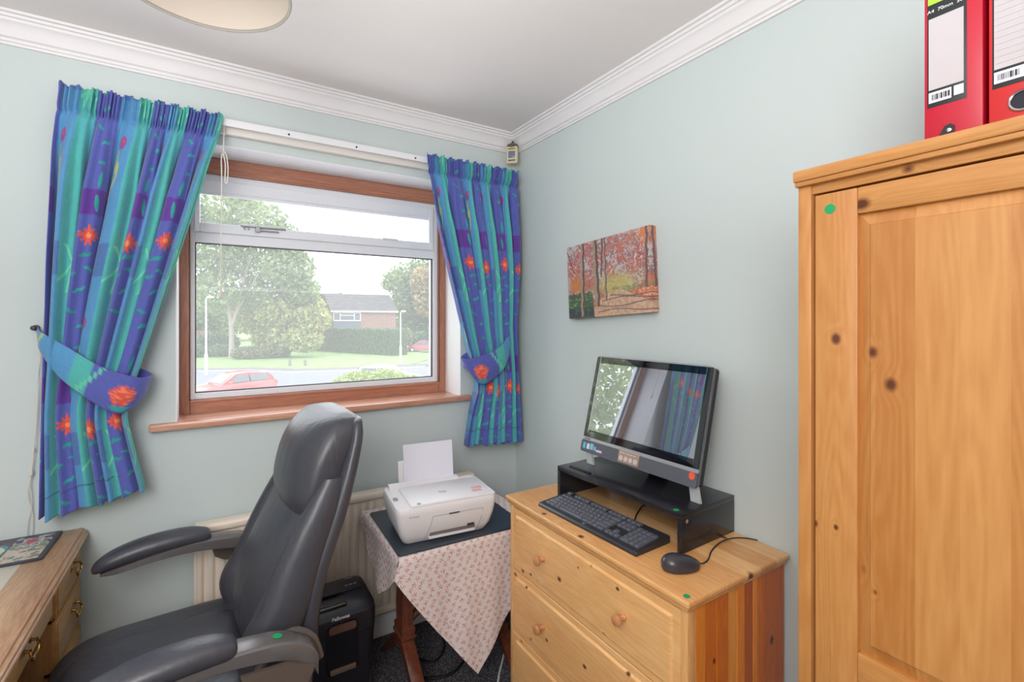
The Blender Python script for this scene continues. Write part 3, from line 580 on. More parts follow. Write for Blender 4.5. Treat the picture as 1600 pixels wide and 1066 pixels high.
# ------------------------------------------------------------------ lever arch folders on top of the wardrobe
def folder(y1, label, red, number):
    zt = 1.734; xf_ = -.425; H_, W_, D2 = .318, .07, .285
    f = thing('lever_arch_file', label, 'file', (xf_+D2/2, y1-W_/2, zt), 0, 'red lever arch files on the wardrobe'); Of = Vector(f.location); LL = lambda bm: loc(bm, f)
    m = mat('red_file_board_%d' % number, red, .35, b=(500, .1, .0004, 2))
    b = B(); box(b, xf_, xf_+.0035, y1-W_, y1, zt, zt+H_, .0015); obj('spine', LL(b), m, f)
    obj('cover', LL(box(B(), xf_+.0035, xf_+D2, y1-.003, y1, zt, zt+H_, .001)), m, f); obj('cover', LL(box(B(), xf_+.0035, xf_+D2, y1-W_, y1-W_+.003, zt, zt+H_, .001)), m, f)
    b = B()
    for k in range(12): box(b, xf_+.03, xf_+D2-.01, y1-W_+.006+k*.0048, y1-W_+.0095+k*.0048, zt+.006, zt+.303)
    o = obj('paper_block', LL(b), M_paper, f); o['kind'] = 'stuff'
    lab = thing  # spine label assembled from printed layers
    xs_ = xf_-.0006; ya = y1-.004; yb = y1-W_+.018 if number == 1 else y1-W_+.006
    obj('spine_label', LL(box(B(), xs_, xf_, yb, ya, zt+.072, zt+.27, .0002)), mat('black_label_%d' % number, (26, 34, 36), .4), f, label='black and white spine label')
    def Q(y0, y1_, z0, z1, mm, nm, lb=None): return obj(nm, LL(box(B(), xs_-.0004, xs_, y0, y1_, z0, z1)), mm, f, label=lb)
    Q(yb+.0035, ya-.002, zt+.1, zt+.215, bpy.data.materials.get('grey_white_label') or mat('grey_white_label', (190, 184, 188), .6), 'label_field'); Q(yb+.018, ya-.002, zt+.079, zt+.096, M_paper, 'barcode_field'); Q(yb+.0035, yb+.015, zt+.081, zt+.096, M_paper, 'number_field')
    Q(yb+.002, ya-.001, zt+.238, zt+.268, mat('lime_label_%d' % number, (165, 225, 60), .5), 'label_header', 'lime green label header')
    b = B()
    for k in range(13): wv_ = random.choice((.0006, .001, .0016)); y = ya-.006-k*.0018; box(b, xs_-.0008, xs_-.0004, y-wv_, y, zt+.083, zt+.092)
    obj('barcode', LL(b), M_blkpl, f)
    Mt = basis((xs_-.0005-Of.x, (ya+yb)/2-Of.y, .2265), (0, -1, 0), (0, 0, 1), (-1, 0, 0)); text('A4  70mm  500', .0075, Mt, M_wtxt, f)
    if number == 1:
        b = B(); rings(b, [[(x, ya-.004-q[0]-.0, zt+q[1]) for q in ((.0, .0), (.030, .0), (.030, .034), (.026, .038), (.018, .036))] for x in (xf_-.003, xf_)]); obj('corner_guard', LL(b), M_blkpl, f, label='black triangular corner guard')
        obj('rivet', LL(lathe(B(), [(.003, .003), (.003, .0045), (.001, .005)], (xf_, ya-.028, zt+.028), 12, '-x')), M_chrome, f)
    else:
        b = B(); c = (xf_, y1-W_/2-.001, zt+.045); prof_ = [(.0115, -.002), (.016, 0), (.016, .002), (.0145, .0035), (.0125, .0025), (.0115, -.002)]; R = [[(c[0]-h, c[1]+r*math.cos(2*PI*k/28), c[2]+r*math.sin(2*PI*k/28)) for k in range(28)] for r, h in prof_]; rings(b, R, cap=False); obj('finger_ring', LL(b), M_chrome, f, label='chrome finger ring')
        obj('finger_hole_disc', LL(disc(B(), (xf_, c[1], c[2]), .0118, .0008, '-x', 24)), mat('hole_shade', (14, 16, 34), .6), f)  # flat dark disc stands for the shade inside the hole
        b = B()
        for k in range(11): box(b, xs_-.0006, xs_-.0004, yb+.005, ya-.003, zt+.108+k*.0095, zt+.1084+k*.0095)
        obj('ruled_lines', LL(b), M_gtxt, f)
folder(-1.898, 'red lever arch file, left one on the wardrobe, with a black corner guard', (186, 14, 46), 1)
folder(-1.9745, 'orange-red lever arch file beside it, with a chrome finger ring and ruled label', (196, 36, 38), 2)

# ------------------------------------------------------------------ chest of drawers
CH = .79; cy0, cy1, cx = -1.465, -.632, -.455
CL, CD = (242, 194, 134), (214, 152, 90)
che = thing('chest_of_drawers', 'honey pine chest of drawers under the picture, beside the wardrobe', 'chest of drawers', (-.225, (cy0+cy1)/2, 0)); Oc = Vector(che.location); L = lambda bm: loc(bm, che)
KC = lambda lst: [(x-Oc.x, y-Oc.y, z, r) for x, y, z, r in lst]
M_top = pine('pine_chest_top', 1, CL, CD, KC([(-.435, -.86, CH, .008), (-.44, -1.06, CH, .009), (-.07, -1.30, CH, .008), (-.2, -1.465, CH-.01, .012), (-.35, -1.33, CH, .005)]), scale=1.2, stave=(0, .075))
b = B(); box(b, cx, -.004, cy0, cy1, CH-.018, CH, .006, 3); obj('top_board', L(b), M_top, che)
b = B(); box(b, cx+.006, -.006, cy0+.006, cy1-.006, CH-.028, CH-.0175, .004, 2); obj('top_moulding', L(b), M_top, che)
fy0, fy1, fx = cy0+.014, cy1-.014, cx+.016; zt_ = CH-.028
M_leg = pine('pine_chest_stile', 2, CL, CD, scale=1.3, off=(2, 7, 3))
for y0, y1 in ((fy1-.018, fy1), (fy0, fy0+.022)): obj('front_stile', L(box(B(), fx, fx+.03, y0, y1, 0, zt_, .003)), M_leg, che)
# side walls of glued staves, each its own board
tones = [((250, 164, 66), (226, 126, 36)), ((236, 138, 46), (204, 102, 28)), ((252, 182, 86), (230, 140, 52)), ((216, 118, 50), (176, 84, 34))]
MS = [pine('pine_side_stave_%d' % i, 2, a_, b_, scale=1.5, off=(i*3, i, 0), rough=.42) for i, (a_, b_) in enumerate(tones)]
MSk = pine('pine_side_stave_knotty', 2, tones[3][0], tones[3][1], KC([(-.075, fy0, .56, .010), (-.08, fy0, .2, .009)]), scale=1.5)
MSk2 = pine('pine_side_stave_small_knot', 2, tones[1][0], tones[1][1], KC([(-.335, fy0, .6, .006)]), scale=1.5)
edges = [fx+.03, -.372, -.325, -.276, -.238, -.205, -.165, -.145, -.115, -.055, -.012]
seq = [MS[0], MSk2, MS[1], MS[2], MS[0], MS[3], MS[0], MS[1], MSk, MS[3]]
for side, (ya, yb) in enumerate(((fy0+.0, fy0+.018), (fy1-.018, fy1-.0))):
    for i in range(len(edges)-1):
        obj('side_stave', L(box(B(), edges[i], edges[i+1]-.0004, ya+.001*(i % 2), yb, .04, zt_, .0006, 1)), seq[i], che, False)
obj('back_board', L(box(B(), -.012, -.006, fy0+.018, fy1-.018, .04, zt_)), M_leg, che)
obj('plinth', L(box(B(), fx+.004, fx+.02, fy0+.022, fy1-.018, 0, .05, .002)), M_leg, che)
obj('top_front_rail', L(box(B(), fx+.004, fx+.03, fy0+.022, fy1-.018, zt_-.012, zt_, .001)), M_leg, che)
kn = [[(-.7, .71, .003), (-.79, .55, .006), (-.955, .61, .008), (-.73, .535, .008), (-1.22, .705, .006), (-1.165, .545, .006), (-1.05, .69, .004), (-1.11, .72, .003), (-.83, .545, .005)],
      [(-.68, .5, .008), (-.885, .37, .006), (-.79, .32, .005), (-1.08, .4, .007), (-1.2, .36, .006), (-.76, .49, .005), (-1.26, .49, .006)], [(-.9, .2, .007), (-1.2, .15, .006), (-.72, .27, .006)]]
gaps = [(.520, zt_-.0135), (.284, .516), (.054, .280)]
for i, (z0, z1) in enumerate(gaps):
    md_ = pine('pine_drawer_front_%d' % i, 1, (252, 204, 142), (230, 166, 100), KC([(fx-.002, y, z, r) for y, z, r in kn[i]]), scale=1.25, off=(i*5, 2, i*3), ringk=20)
    ya, yb = fy0+.0235, fy1-.0195; b = B()
    def R(k, x): return [(x, ya+k, z0+k), (x, yb-k, z0+k), (x, yb-k, z1-k), (x, ya+k, z1-k)]
    rings(b, [R(0, fx+.02), R(0, fx+.004), R(.0015, fx+.002), R(.022, fx+.002), R(.026, fx-.003), R(.028, fx-.004)]); dr = obj('drawer', L(b), md_, che, False)
    zc = (z0+z1)/2+.005
    for y in (-.866, -1.245):
        kb = B(); lathe(kb, [(.010, 0), (.0105, .004), (.0075, .007), (.0065, .014), (.0075, .018), (.0145, .024), (.0165, .029), (.015, .034), (.009, .037), (.001, .038)], (fx-.004, y, zc), 22, '-x')
        o = obj('knob', L(kb), pine('pine_knob', 0, (216, 158, 112), (190, 122, 78), rough=.25, scale=3) if i == 0 and y > -1 else bpy.data.materials['pine_knob'], dr)
b = B(); disc(b, (-.432, -1.443, CH), .0085, .0008, 'z', 24); obj('round_sticker', L(b), M_green, che, label='green dot sticker')

# ------------------------------------------------------------------ monitor stand
SZ = .905
std = thing('monitor_stand', 'black wooden riser shelf standing on the pine chest of drawers', 'monitor stand', (-.150, -1.022, CH+.0004), math.radians(2.2))
sl, sd_ = .552, .265
b = B(); box(b, -sd_/2, sd_/2, -sl/2, sl/2, SZ-CH-.016, SZ-CH, .001); obj('shelf_top', b, M_black, std)
for s in (-1, 1): obj('side_support', box(B(), -sd_/2, sd_/2, (sl/2-.016) if s > 0 else -sl/2, sl/2 if s > 0 else -sl/2+.016, 0, SZ-CH-.016, .0008), M_black, std)
for (x, z) in ((-.11, .09), (-.10, .02)): obj('cam_bolt', lathe(B(), [(.006, 0), (.006, .0006), (.001, .0008)], (x, -sl/2, z), 14, '-y'), M_chrome if z > .05 else M_blkpl, std)
b = B(); disc(b, (-sd_/2+.014, -sl/2+.03, SZ-CH), .0085, .0006, 'z', 24); obj('round_sticker', b, M_green, std, label='green dot sticker')
b = B(); box(b, -.105, -.092, -.045+.18, .062+.18, SZ-CH, SZ-CH+.004, .001); o = obj('stylus', b, M_blkpl); o.location = (-.150, -1.022, CH); o.rotation_euler = (0, 0, math.radians(2.2))
b = o.data; 
tag(o, 'slim black stylus strip lying on the left end of the riser shelf', 'stylus')

# ------------------------------------------------------------------ all-in-one computer
pcx, pcy = -.165, -1.035
pc = thing('all_in_one_computer', 'glossy black all-in-one computer with clear feet on the black riser', 'computer', (pcx, pcy, SZ+.001), math.radians(-88.6))
# local: x = right as seen by the viewer, y = back, z = up; body leans back
TL = Matrix.Translation((0, -.03, .052)) @ Matrix.Rotation(math.radians(-14), 4, 'X')
def rr(bm, x0, x1, z0, z1, r, y0, y1, M=TL, inset=0):
    P0 = rrect(x0, x1, z0, z1, r, 6); P1 = rrect(x0+inset, x1-inset, z0+inset, z1-inset, max(r-inset, .002), 6)
    rings(bm, [[M @ Vector((a, y0, c)) for a, c in P0], [M @ Vector((a, y1, c)) for a, c in P1]]); return bm
hw = .257; HH = .372
b = B(); rr(b, -hw+.004, hw-.004, .004, HH-.004, .012, .006, .03); rr(b, -hw+.004, hw-.004, .004, HH-.004, .012, .03, .062, inset=.03); obj('rear_housing', b, M_blkpl, pc)
b = B(); rr(b, -hw, hw, 0, HH, .016, .0, .006); M_edge = mat('clear_edge', (150, 156, 164), .1); M_edge.node_tree.nodes['Principled BSDF'].inputs['Alpha'].default_value = .3
obj('acrylic_edge', b, M_edge, pc, label='clear acrylic edge')
# black bezel with opening for the screen
sxa, sxb, sza, szb = -.232, .232, .083, .343
b = B()
for (x0, x1, z0, z1) in ((-hw+.005, sxa, .056, HH-.005), (sxb, hw-.005, .056, HH-.005), (sxa, sxb, .056, sza), (sxa, sxb, szb, HH-.005)): box(b, x0, x1, -.004, .0, z0, z1, .0008, 1, M=TL)
obj('gloss_bezel', b, M_gloss, pc)
m, n, l, p = newmat('switched_off_screen'); p.inputs['Base Color'].default_value = (.42, .43, .47, 1); p.inputs['Metallic'].default_value = .8; p.inputs['Roughness'].default_value = .0; M_scr = m
b = B(); box(b, sxa, sxb, -.0015, .0, sza, szb, 0, 1, M=TL); obj('screen', b, M_scr, pc, False)
b = B(); box(b, -hw+.003, hw-.003, -.006, 0, .044, .056, .001, 1, M=TL); obj('silver_strip', b, M_silver, pc)
b = B(); rr(b, -hw+.003, hw-.003, 0, .044, .008, -.006, 0); obj('lower_panel', b, M_grey, pc)
b = B(); rr(b, -.06, .032, .006, .046, .004, -.0075, -.006); pl_ = obj('button_plaque', b, mat('brushed_copper', (196, 168, 150), .3, .5), pc, label='silver plaque with icons')
b = B()
for k in range(4):
    x = -.047+k*.0215
    R = [[TL @ Vector((x+r*math.cos(2*PI*q/16), yy, .02+r*math.sin(2*PI*q/16))) for q in range(16)] for r, yy in ((.0075, -.0076), (.0075, -.0082), (.005, -.0082), (.005, -.0076))]; rings(b, R, cap=False)
    box(b, x-.002, x+.0025, -.0082, -.0076, .0185, .0215, 0, 1, M=TL)
obj('icon', b, M_wtxt, pl_)
Mt = TL @ basis((-.02, -.0078, .038), (1, 0, 0), (0, 0, 1), (0, -1, 0)); text('TouchSmart   photo music web', .0055, Mt, M_wtxt, pl_)
for (x0, x1, z0, z1, c) in ((-.242, -.23, .012, .034, (90, 190, 215)), (-.222, -.208, .013, .033, (215, 220, 228)), (-.204, -.188, .014, .036, (120, 195, 225)), (-.184, -.174, .014, .028, (150, 180, 215)), (-.171, -.142, .012, .02, (200, 200, 208))):
    obj('maker_sticker', box(B(), x0, x1, -.0066, -.006, z0, z1, 0, 1, M=TL), mat('sticker_%d' % int(-x0*1000), c, .4), pc)
Mt = TL @ basis((-.225, -.0063, .05), (1, 0, 0), (0, 0, 1), (0, -1, 0)); text('hp Pavilion', .0075, Mt, M_dgrey, pc)
b = B(); R = [[TL @ Vector((.236+.0105*math.cos(2*PI*q/20), yy, .034+.0115*math.sin(2*PI*q/20))) for q in range(20)] for yy in (-.006, -.0068)]; rings(b, R); obj('round_sticker', b, M_red, pc, label='orange-red dot sticker')
b = B(); R = [[TL @ Vector((.0+.003*math.cos(2*PI*q/12), yy, .357+.003*math.sin(2*PI*q/12))) for q in range(12)] for yy in (-.004, -.0046)]; rings(b, R); obj('webcam', b, M_dgrey, pc)
for s in (-1, 1):
    b = B(); x = s*.232; zt2 = TL @ Vector((x, .004, .03)); 
    rings(b, [[(x-.017, -.002+d, 0), (x+.017, -.002+d, 0), (zt2.x+.014, zt2.y+d, zt2.z), (zt2.x-.014, zt2.y+d, zt2.z)] for d in (-.003, .006)]); obj('clear_foot', b, M_acryl, pc, False, 'clear acrylic foot')
b = B(); rings(b, [[(-.05, .045, .13), (.05, .045, .13), (.04, .115, 0), (-.04, .115, 0)], [(-.05, .038, .13), (.05, .038, .13), (.04, .107, 0), (-.04, .107, 0)]]); obj('rear_prop', b, M_blkpl, pc, False)

# ------------------------------------------------------------------ keyboard
kb = thing('keyboard', 'black full-size keyboard on the pine chest in front of the riser', 'keyboard', (-.327, -1.014, CH+.001), math.radians(-87.6))
KW, KD = .452, .152
b = B(); rings(b, [[(s*0, 0, 0)]*1 for s in ()]) if False else None
prf_ = [(-KD/2, .0), (-KD/2, .006), (-KD/2+.006, .011), (-.045, .013), (KD/2-.012, .021), (KD/2-.002, .022), (KD/2, .018), (KD/2, .006), (KD/2-.004, .0)]
rings(b, [[(x*1.0, y*(1 if abs(x) < KW/2-.002 else .985), z) for y, z in prf_] for x in (-KW/2, -KW/2+.003, KW/2-.003, KW/2)]); obj('keyboard_case', b, mat('keyboard_case_plastic', (46, 47, 54), .35), kb)
M_key = mat('key_plastic', (92, 94, 104), .28)  # lighter than the case: key top glints put into the colour
kc = {}
def key(x, y, w_=1, h_=1, pit=.0188):
    kk = (w_, h_)
    if kk not in kc:
        t = B(); hx, hy = pit*w_/2-.0011, pit*h_/2-.0012
        rings(t, [[(-hx, -hy, 0), (hx, -hy, 0), (hx, hy, 0), (-hx, hy, 0)], [(-hx+.001, -hy+.001, .004), (hx-.001, -hy+.001, .004), (hx-.001, hy-.0006, .0045), (-hx+.001, hy-.0006, .0045)], [(-hx+.0028, -hy+.003, .0062), (hx-.0028, -hy+.003, .0062), (hx-.0028, hy-.0016, .0066), (-hx+.0028, hy-.0016, .0066)]])
        me = bpy.data.meshes.new('key'); t.to_mesh(me); t.free(); me.materials.append(M_key); kc[kk] = me
    o = bpy.data.objects.new('key', kc[kk]); COL.objects.link(o); o.parent = kb; th_ = math.atan2(.008, .093); o.location = (x, y, .0125+(y+.045)*.086); o.rotation_euler = (.085, 0, 0)
p_ = .0188; x0_ = -KW/2+.016; yr = lambda r: -.0455+r*.0192
def row(r, x, ws):
    for w_ in ws:
        if w_ > 0: key(x+w_*p_/2, yr(r), w_)
        x += abs(w_)*p_
row(0, x0_, (1.25, 1.25, 1.25, 6.25, 1.25, 1.25, 1.25, 1.25)); row(1, x0_, (2.25,)+(1,)*10+(2.75,)); row(2, x0_, (1.75,)+(1,)*11+(2.25,)); row(3, x0_, (1.5,)+(1,)*12+(1.5,)); row(4, x0_, (1,)*13+(2,))
row(5.35, x0_, (1, -1, 1, 1, 1, 1, -.5, 1, 1, 1, 1, -.5, 1, 1, 1, 1))
x2 = x0_+15.3*p_; row(0, x2, (1, 1, 1)); row(1, x2+p_, (1,)); row(3, x2, (1, 1, 1)); row(4, x2, (1, 1, 1)); row(5.35, x2, (1, 1, 1))
x3 = x0_+18.6*p_; row(0, x3, (2, 1)); row(1, x3, (1, 1, 1)); row(2, x3, (1, 1, 1)); row(3, x3, (1, 1, 1)); row(4, x3, (1, 1, 1, 1)[:4]); key(x3+3.5*p_, yr(.5), 1, 2); key(x3+3.5*p_, yr(2.5), 1, 2)
Mt = basis((.0, -.064, .0126), (1, 0, 0), (0, 1, .04), (0, -.04, 1)); text('hp', .010, Mt, M_gtxt, kb)
b = B(); R = [[(r*math.cos(2*PI*q/20), -.064+r*math.sin(2*PI*q/20), .0132) for q in range(20)] for r in (.0075, .0068)]; rings(b, R, cap=False); obj('logo_ring', b, M_gtxt, kb)

# mouse
ms = thing('mouse', 'dark grey corded mouse on the pine chest to the right of the keyboard', 'mouse', (-.340, -1.352, CH+.001), math.radians(-24))
def mfn(x, y, z):
    z2 = max(z, -.012); k = 1-.25*(x/.058); return (x, y*(1-.12*max(0, x/.058)), (z2+.012)*(1.0-.28*(x/.058)))
b = B(); pillow(b, (0, 0, 0), (.054, .032, .027), .9, .9, 32, 18, mfn); obj('mouse_body', b, mat('mouse_plastic', (60, 58, 66), .25), ms)
b = B(); pillow(b, (0, 0, 0), (.0565, .0085, .0266), .9, .6, 24, 18, lambda x, y, z: mfn(x, y, z) if x > .012 else (0.012+x*.001, y, mfn(.012, y, z)[2])); obj('centre_strip', b, M_dgrey, ms)
b = B(); lathe(b, [(.001, -.0035), (.009, -.0035), (.009, .0035), (.001, .0035)], (0, 0, 0), 18); bmesh.ops.rotate(b, matrix=Matrix.Rotation(PI/2, 3, 'X'), verts=b.verts); bmesh.ops.translate(b, vec=(.03, 0, .0215), verts=b.verts); obj('scroll_wheel', b, M_blkpl, ms)
zc_ = CH+.0028
b = B(); tube(b, smooth_path([(-.292, -1.372, CH+.011), (-.27, -1.372, CH+.006), (-.235, -1.362, zc_), (-.18, -1.335, zc_), (-.12, -1.322, zc_+.003), (-.07, -1.328, CH+.008), (-.03, -1.345, CH+.005), (-.008, -1.37, zc_)]), .0019, 8); tag(obj('mouse_cable', b, M_cable), 'thin black cable trailing from the mouse to the wall', 'cable')
b = B(); tube(b, smooth_path([(-.24, -1.10, CH+.003), (-.225, -1.08, CH+.003), (-.19, -1.05, CH+.003), (-.15, -1.03, CH+.01), (-.1, -1.0, CH+.004), (-.05, -1.0, CH+.003)]), .0025, 8); tag(obj('keyboard_cable', b, M_cable), 'thin black cable running under the riser from the keyboard', 'cable')

# ------------------------------------------------------------------ small side table with cloth, board, printer
tab = thing('side_table', 'dark reddish wooden side table under the floral cloth', 'table', (-.56, -.36, 0)); L = lambda bm: loc(bm, tab)
M_mah = pine('polished_mahogany', 2, (128, 72, 52), (74, 36, 28), scale=2.5, rough=.2, ringk=8)
tx0_, tx1_, ty0_, ty1_, TZ = -.862, -.27, -.602, -.125, .64
obj('table_top', L(box(B(), tx0_+.004, tx1_-.004, ty0_+.004, ty1_, TZ-.022, TZ-.0015, .004)), M_mah, tab)
for x in (-.757, -.36):
    s = 1
    b = B(); pr_ = [(.034, .22), (.036, .25), (.028, .26), (.030, .32), (.024, .45), (.030, .56), (.036, .6), (.036, .618)]
    rings(b, [[(x+r*sx_*.75, -.36+r*sy_*1.3, z) for sx_, sy_ in ((-1, -1), (1, -1), (1, 1), (-1, 1))] for r, z in pr_]); obj('column', L(b), M_mah, tab)
    obj('collar_ring', L(box(B(), x-.031, x+.031, -.36-.052, -.36+.052, .213, .226, .004)), M_mah, tab)
    for sy_ in (-1, 1):
        pts = smooth_path([(x, -.36, .20), (x, -.36+sy_*.06, .165), (x, -.36+sy_*.14, .10), (x, -.36+sy_*.2, .045), (x, -.36+sy_*.235, .022)], 5)
        b = B(); R = []
        for i, q in enumerate(pts):
            t = i/(len(pts)-1); h = .035*(1-t)+.02; w_ = .024
            R.append([(q.x-w_, q.y, q.z-h*.5), (q.x+w_, q.y, q.z-h*.5), (q.x+w_, q.y, q.z+h*.4), (q.x+w_*.4, q.y, q.z+h*.5), (q.x-w_*.4, q.y, q.z+h*.5), (q.x-w_, q.y, q.z+h*.4)])
        rings(b, R); obj('leg', L(b), M_mah, tab)
b = B(); tube(b, smooth_path([(-.74, -.36, .26), (-.66, -.36, .31), (-.56, -.36, .33), (-.46, -.36, .31), (-.38, -.36, .26)]), .017, 8); obj('stretcher', L(b), M_mah, tab)
# cloth
def floral(s, t):
    C = np.zeros(s.shape+(3,)); C[:] = (233, 222, 220); per = .031
    for q, (ox, oy) in enumerate(((0, 0), (per/2, per*.62))):
        gx = np.mod(s-ox, per)-per/2; row_ = np.floor((t-oy)/(per*1.24)); col_ = np.floor((s-ox+row_*.009)/per); hj = np.sin(row_*12.9+col_*78.2+q*3)*43758.5; hj = hj-np.floor(hj); hk = np.sin(row_*39.3+col_*11.1+q)*24634.6; hk = hk-np.floor(hk); gx = np.mod(s-ox+row_*.009, per)-per/2-.005*(hj-.5); gy = np.mod(t-oy, per*1.24)-per*.62-.006*(hk-.5); ca_, sa_ = np.cos(hj*6.28), np.sin(hj*6.28); gx, gy = (gx*ca_-gy*sa_)*1.15, (gx*sa_+gy*ca_)*1.15
        for (dx, dy, r, c) in ((0, .003, .0030, (206, 96, 88)), (.005, 0, .0024, (222, 130, 118)), (-.005, -.002, .0024, (214, 120, 110)), (.002, -.006, .0022, (208, 104, 98)), (-.004, .0065, .0018, (92, 96, 104)), (.007, .006, .0018, (104, 110, 116)), (-.001, -.0105, .0016, (96, 100, 110)), (.0065, -.006, .0015, (120, 122, 128))):
            C = mixc(C, c, (np.hypot(gx-dx, gy-dy) < r)*.85)
    C = C*(.97+.06*vnoise(s*700, t*700, 9))[..., None]; return s2la(C)
M_tcl = attr_mat('floral_cotton', .85, (600, .2, .0005, 2), .2, 0, .1)
cl = thing('tablecloth', 'off-white tablecloth with small red sprigs draped over the side table', 'tablecloth', (-.56, -.36, TZ)); Ocl = np.array([-.56, -.36, TZ])
def sheet(name, fn, nu, nv):
    u = np.linspace(0, 1, nu)[None]*np.ones((nv, 1)); v = np.linspace(0, 1, nv)[:, None]*np.ones((1, nu)); P, s, t = fn(u, v); me = grid_mesh(name, P-Ocl, floral(s, t)); o = obj(name, me, M_tcl, cl, False)
    md = o.modifiers.new('thick', 'SOLIDIFY'); md.thickness = .0012; md.offset = 1; return o
fl_ = lambda u: ty0_-.014*u          # front edge runs slightly towards the camera at the right
def top_fn(u, v): x = tx0_+(tx1_-tx0_)*u; y = ty1_+(fl_(u)-ty1_)*v; return np.stack([x, y, TZ+0*x], -1), x, y
def front_fn(u, v):
    x = tx0_+(tx1_-tx0_)*u; tip = (-.557-tx0_)/(tx1_-tx0_)
    Ld = np.where(u < tip, .065+(.5-.065)*(u/tip)**.93, .5-(.5-.12)*((u-tip)/(1-tip))); d = Ld*v; rip = .012*np.sin(u*14+.5)*np.clip(d/.2, 0, 1)+.006*np.sin(u*33)*np.clip(d/.3, 0, 1)
    y = fl_(u)-.006*np.sin(np.clip(d/.02, 0, 1)*PI/2)-rip*.6-.004*v; z = TZ-d-.001; return np.stack([x-.02*v*(1-u), y, z], -1), x, y-d
def left_fn(u, v):   # u from front corner to back
    y = ty0_+(ty1_-ty0_)*u; Ld = np.interp(u, [0, .12, .37, .7, 1], [.065, .12, .20, .10, .04]); d = Ld*v; x = tx0_-.006*np.sin(np.clip(d/.02, 0, 1)*PI/2)-.008*v*np.sin(u*PI)*np.clip(d/.1, 0, 1)-.005*np.sin(u*20)*v
    return np.stack([x, y, TZ-d-.001], -1), x-d, y
sheet('cloth_top', top_fn, 300, 240); sheet('front_drop', front_fn, 320, 260); sheet('side_drop', left_fn, 240, 110)
M_board = mat('dark_slate_vinyl', (52, 60, 72), .3, b=(200, .1, .0006, 3), var=.1)
bd = B(); P0 = rrect(-.2575, .2575, -.21, .21, .012, 4); rings(bd, [[(a, c, 0) for a, c in P0], [(a, c, .0045) for a, c in P0], [(a*.995, c*.994, .006) for a, c in P0]])
o = obj('desk_pad', bd, M_board); o.location = (-.596, -.396, TZ+.0015); o.rotation_euler = (0, 0, math.radians(-2.5)); tag(o, 'dark slate board lying on the cloth under the printer', 'board')
PZ = TZ+.0085
prn = thing('printer', 'white home inkjet printer on the dark board on the side table', 'printer', (-.652, -.455, PZ), math.radians(-6.3)); ph2 = .140
pw2, pd2 = .192, .133
b = B(); R = []
for z, ix, iyf, iyb in ((0, .036, .038, .02), (.003, .032, .034, .016), (.03, .018, .018, .01), (.075, .006, .005, .004), (.115, .0, .0, .0), (.132, .0, .0, .0), (.138, .003, .003, .003)):
    R.append([(a, c, z) for a, c in rrect(-pw2+ix, pw2-ix, -pd2+iyf, pd2-iyb, .022, 5)])
rings(b, R); obj('printer_body', b, M_print, prn)
b = B(); R = [[(a, c, z) for a, c in rrect(-pw2+.052+i, pw2-.003-i, -pd2+.004+i, pd2-.052-i, .010, 4)] for z, i in ((.137, 0), (.145, 0), (.1475, .003))]; rings(b, R); lid = obj('scanner_lid', b, M_print, prn)
b = B(); R = [[(-.004, y, z)[0:0] for y, z in ()] for _ in ()]
b = B(); pf_ = [(pd2-.052, .137), (pd2-.03, .150), (pd2-.008, .152), (pd2-.003, .137)]; rings(b, [[(x, y, z) for y, z in pf_] for x in (-pw2+.02, pw2-.075)]); obj('paper_feed_hood', b, M_print, prn)
b = B(); box(b, -.127, .102, pd2-.022, pd2-.016, .13, .25, .002, M=Matrix.Translation((0, .0, 0)) @ Matrix.Rotation(math.radians(-8), 4, 'X')); obj('paper_support', b, M_print, prn)
# paper stack
b = B(); 
rings(b, [[(-.107+(.0 if z < .2 else .0), y0-.018*((z-.14)/.15)**2*0, z) for z in (.14, .2, .26, .30)]+[(.103, y0, z) for z in (.30, .26, .2, .14)] for y0 in (0, .0015)]) 
for v in b.verts: t = (v.co.z-.14); v.co.y += pd2-.012+.10*t+.25*t*t; v.co.z -= .02*t
o = obj('paper_sheet', b, M_paper, None, False); o.location = prn.location; o.rotation_euler = prn.rotation_euler; tag(o, 'blank white sheet of paper standing in the printer feed', 'paper')
# front flap recess outline, output tray, slot, button, logo
Fm = lambda z: -pd2+np.interp(z, [0, .003, .03, .075, .115], [.038, .034, .018, .005, 0])
def fstrip(b, pts, w_=.0009):
    for (xa, za), (xb, zb) in zip(pts[:-1], pts[1:]): tube(b, [(xa, Fm(za)-.0002, za), (xb, Fm(zb)-.0002, zb)], w_, 5)
b = B(); fstrip(b, [(-.085, .012), (-.079, .03), (-.066, .075), (-.062, .098)]); fstrip(b, [(-.062, .098), (.135, .098)]); fstrip(b, [(.135, .098), (.13, .06), (.122, .03), (.118, .012)]); obj('flap_outline', b, M_gtxt, prn)
b = B(); box(b, .0, .04, -pd2-.0006, -pd2+.004, .096, .1005, .0005); obj('flap_grip', b, M_dgrey, prn)
b = B(); box(b, -.07, .108, Fm(.03)-.0015, Fm(.03)+.03, .022, .044, .003); obj('output_slot', b, mat('slot_grey_plastic', (120, 112, 112), .5), prn, label='grey paper output slot')  # solid grey block marks the output slot
b = B(); box(b, .075, .103, Fm(.04)-.0025, Fm(.04)+.002, .034, .044, .001); obj('slot_cover', b, M_dgrey, prn)
b = B(); R = [[(-.07, Fm(.012)-.008, z0), (.108, Fm(.012)-.008, z0), (.112, Fm(.03)+.02, z0+.012), (-.074, Fm(.03)+.02, z0+.012)] for z0 in (.010, .016)]; rings(b, R); obj('output_tray', b, M_print, prn, False)
b = B(); box(b, -pw2+.012, -pw2+.028, -.03, -.002, .1375, .1392, .003); obj('power_button', b, M_gtxt, prn, label='grey power button')
b = B(); disc(b, (-.11, -.118, .1475), .0075, .0008, 'z', 20); obj('round_sticker', b, mat('pale_green_dot', (130, 165, 140), .5), prn, label='pale green dot')
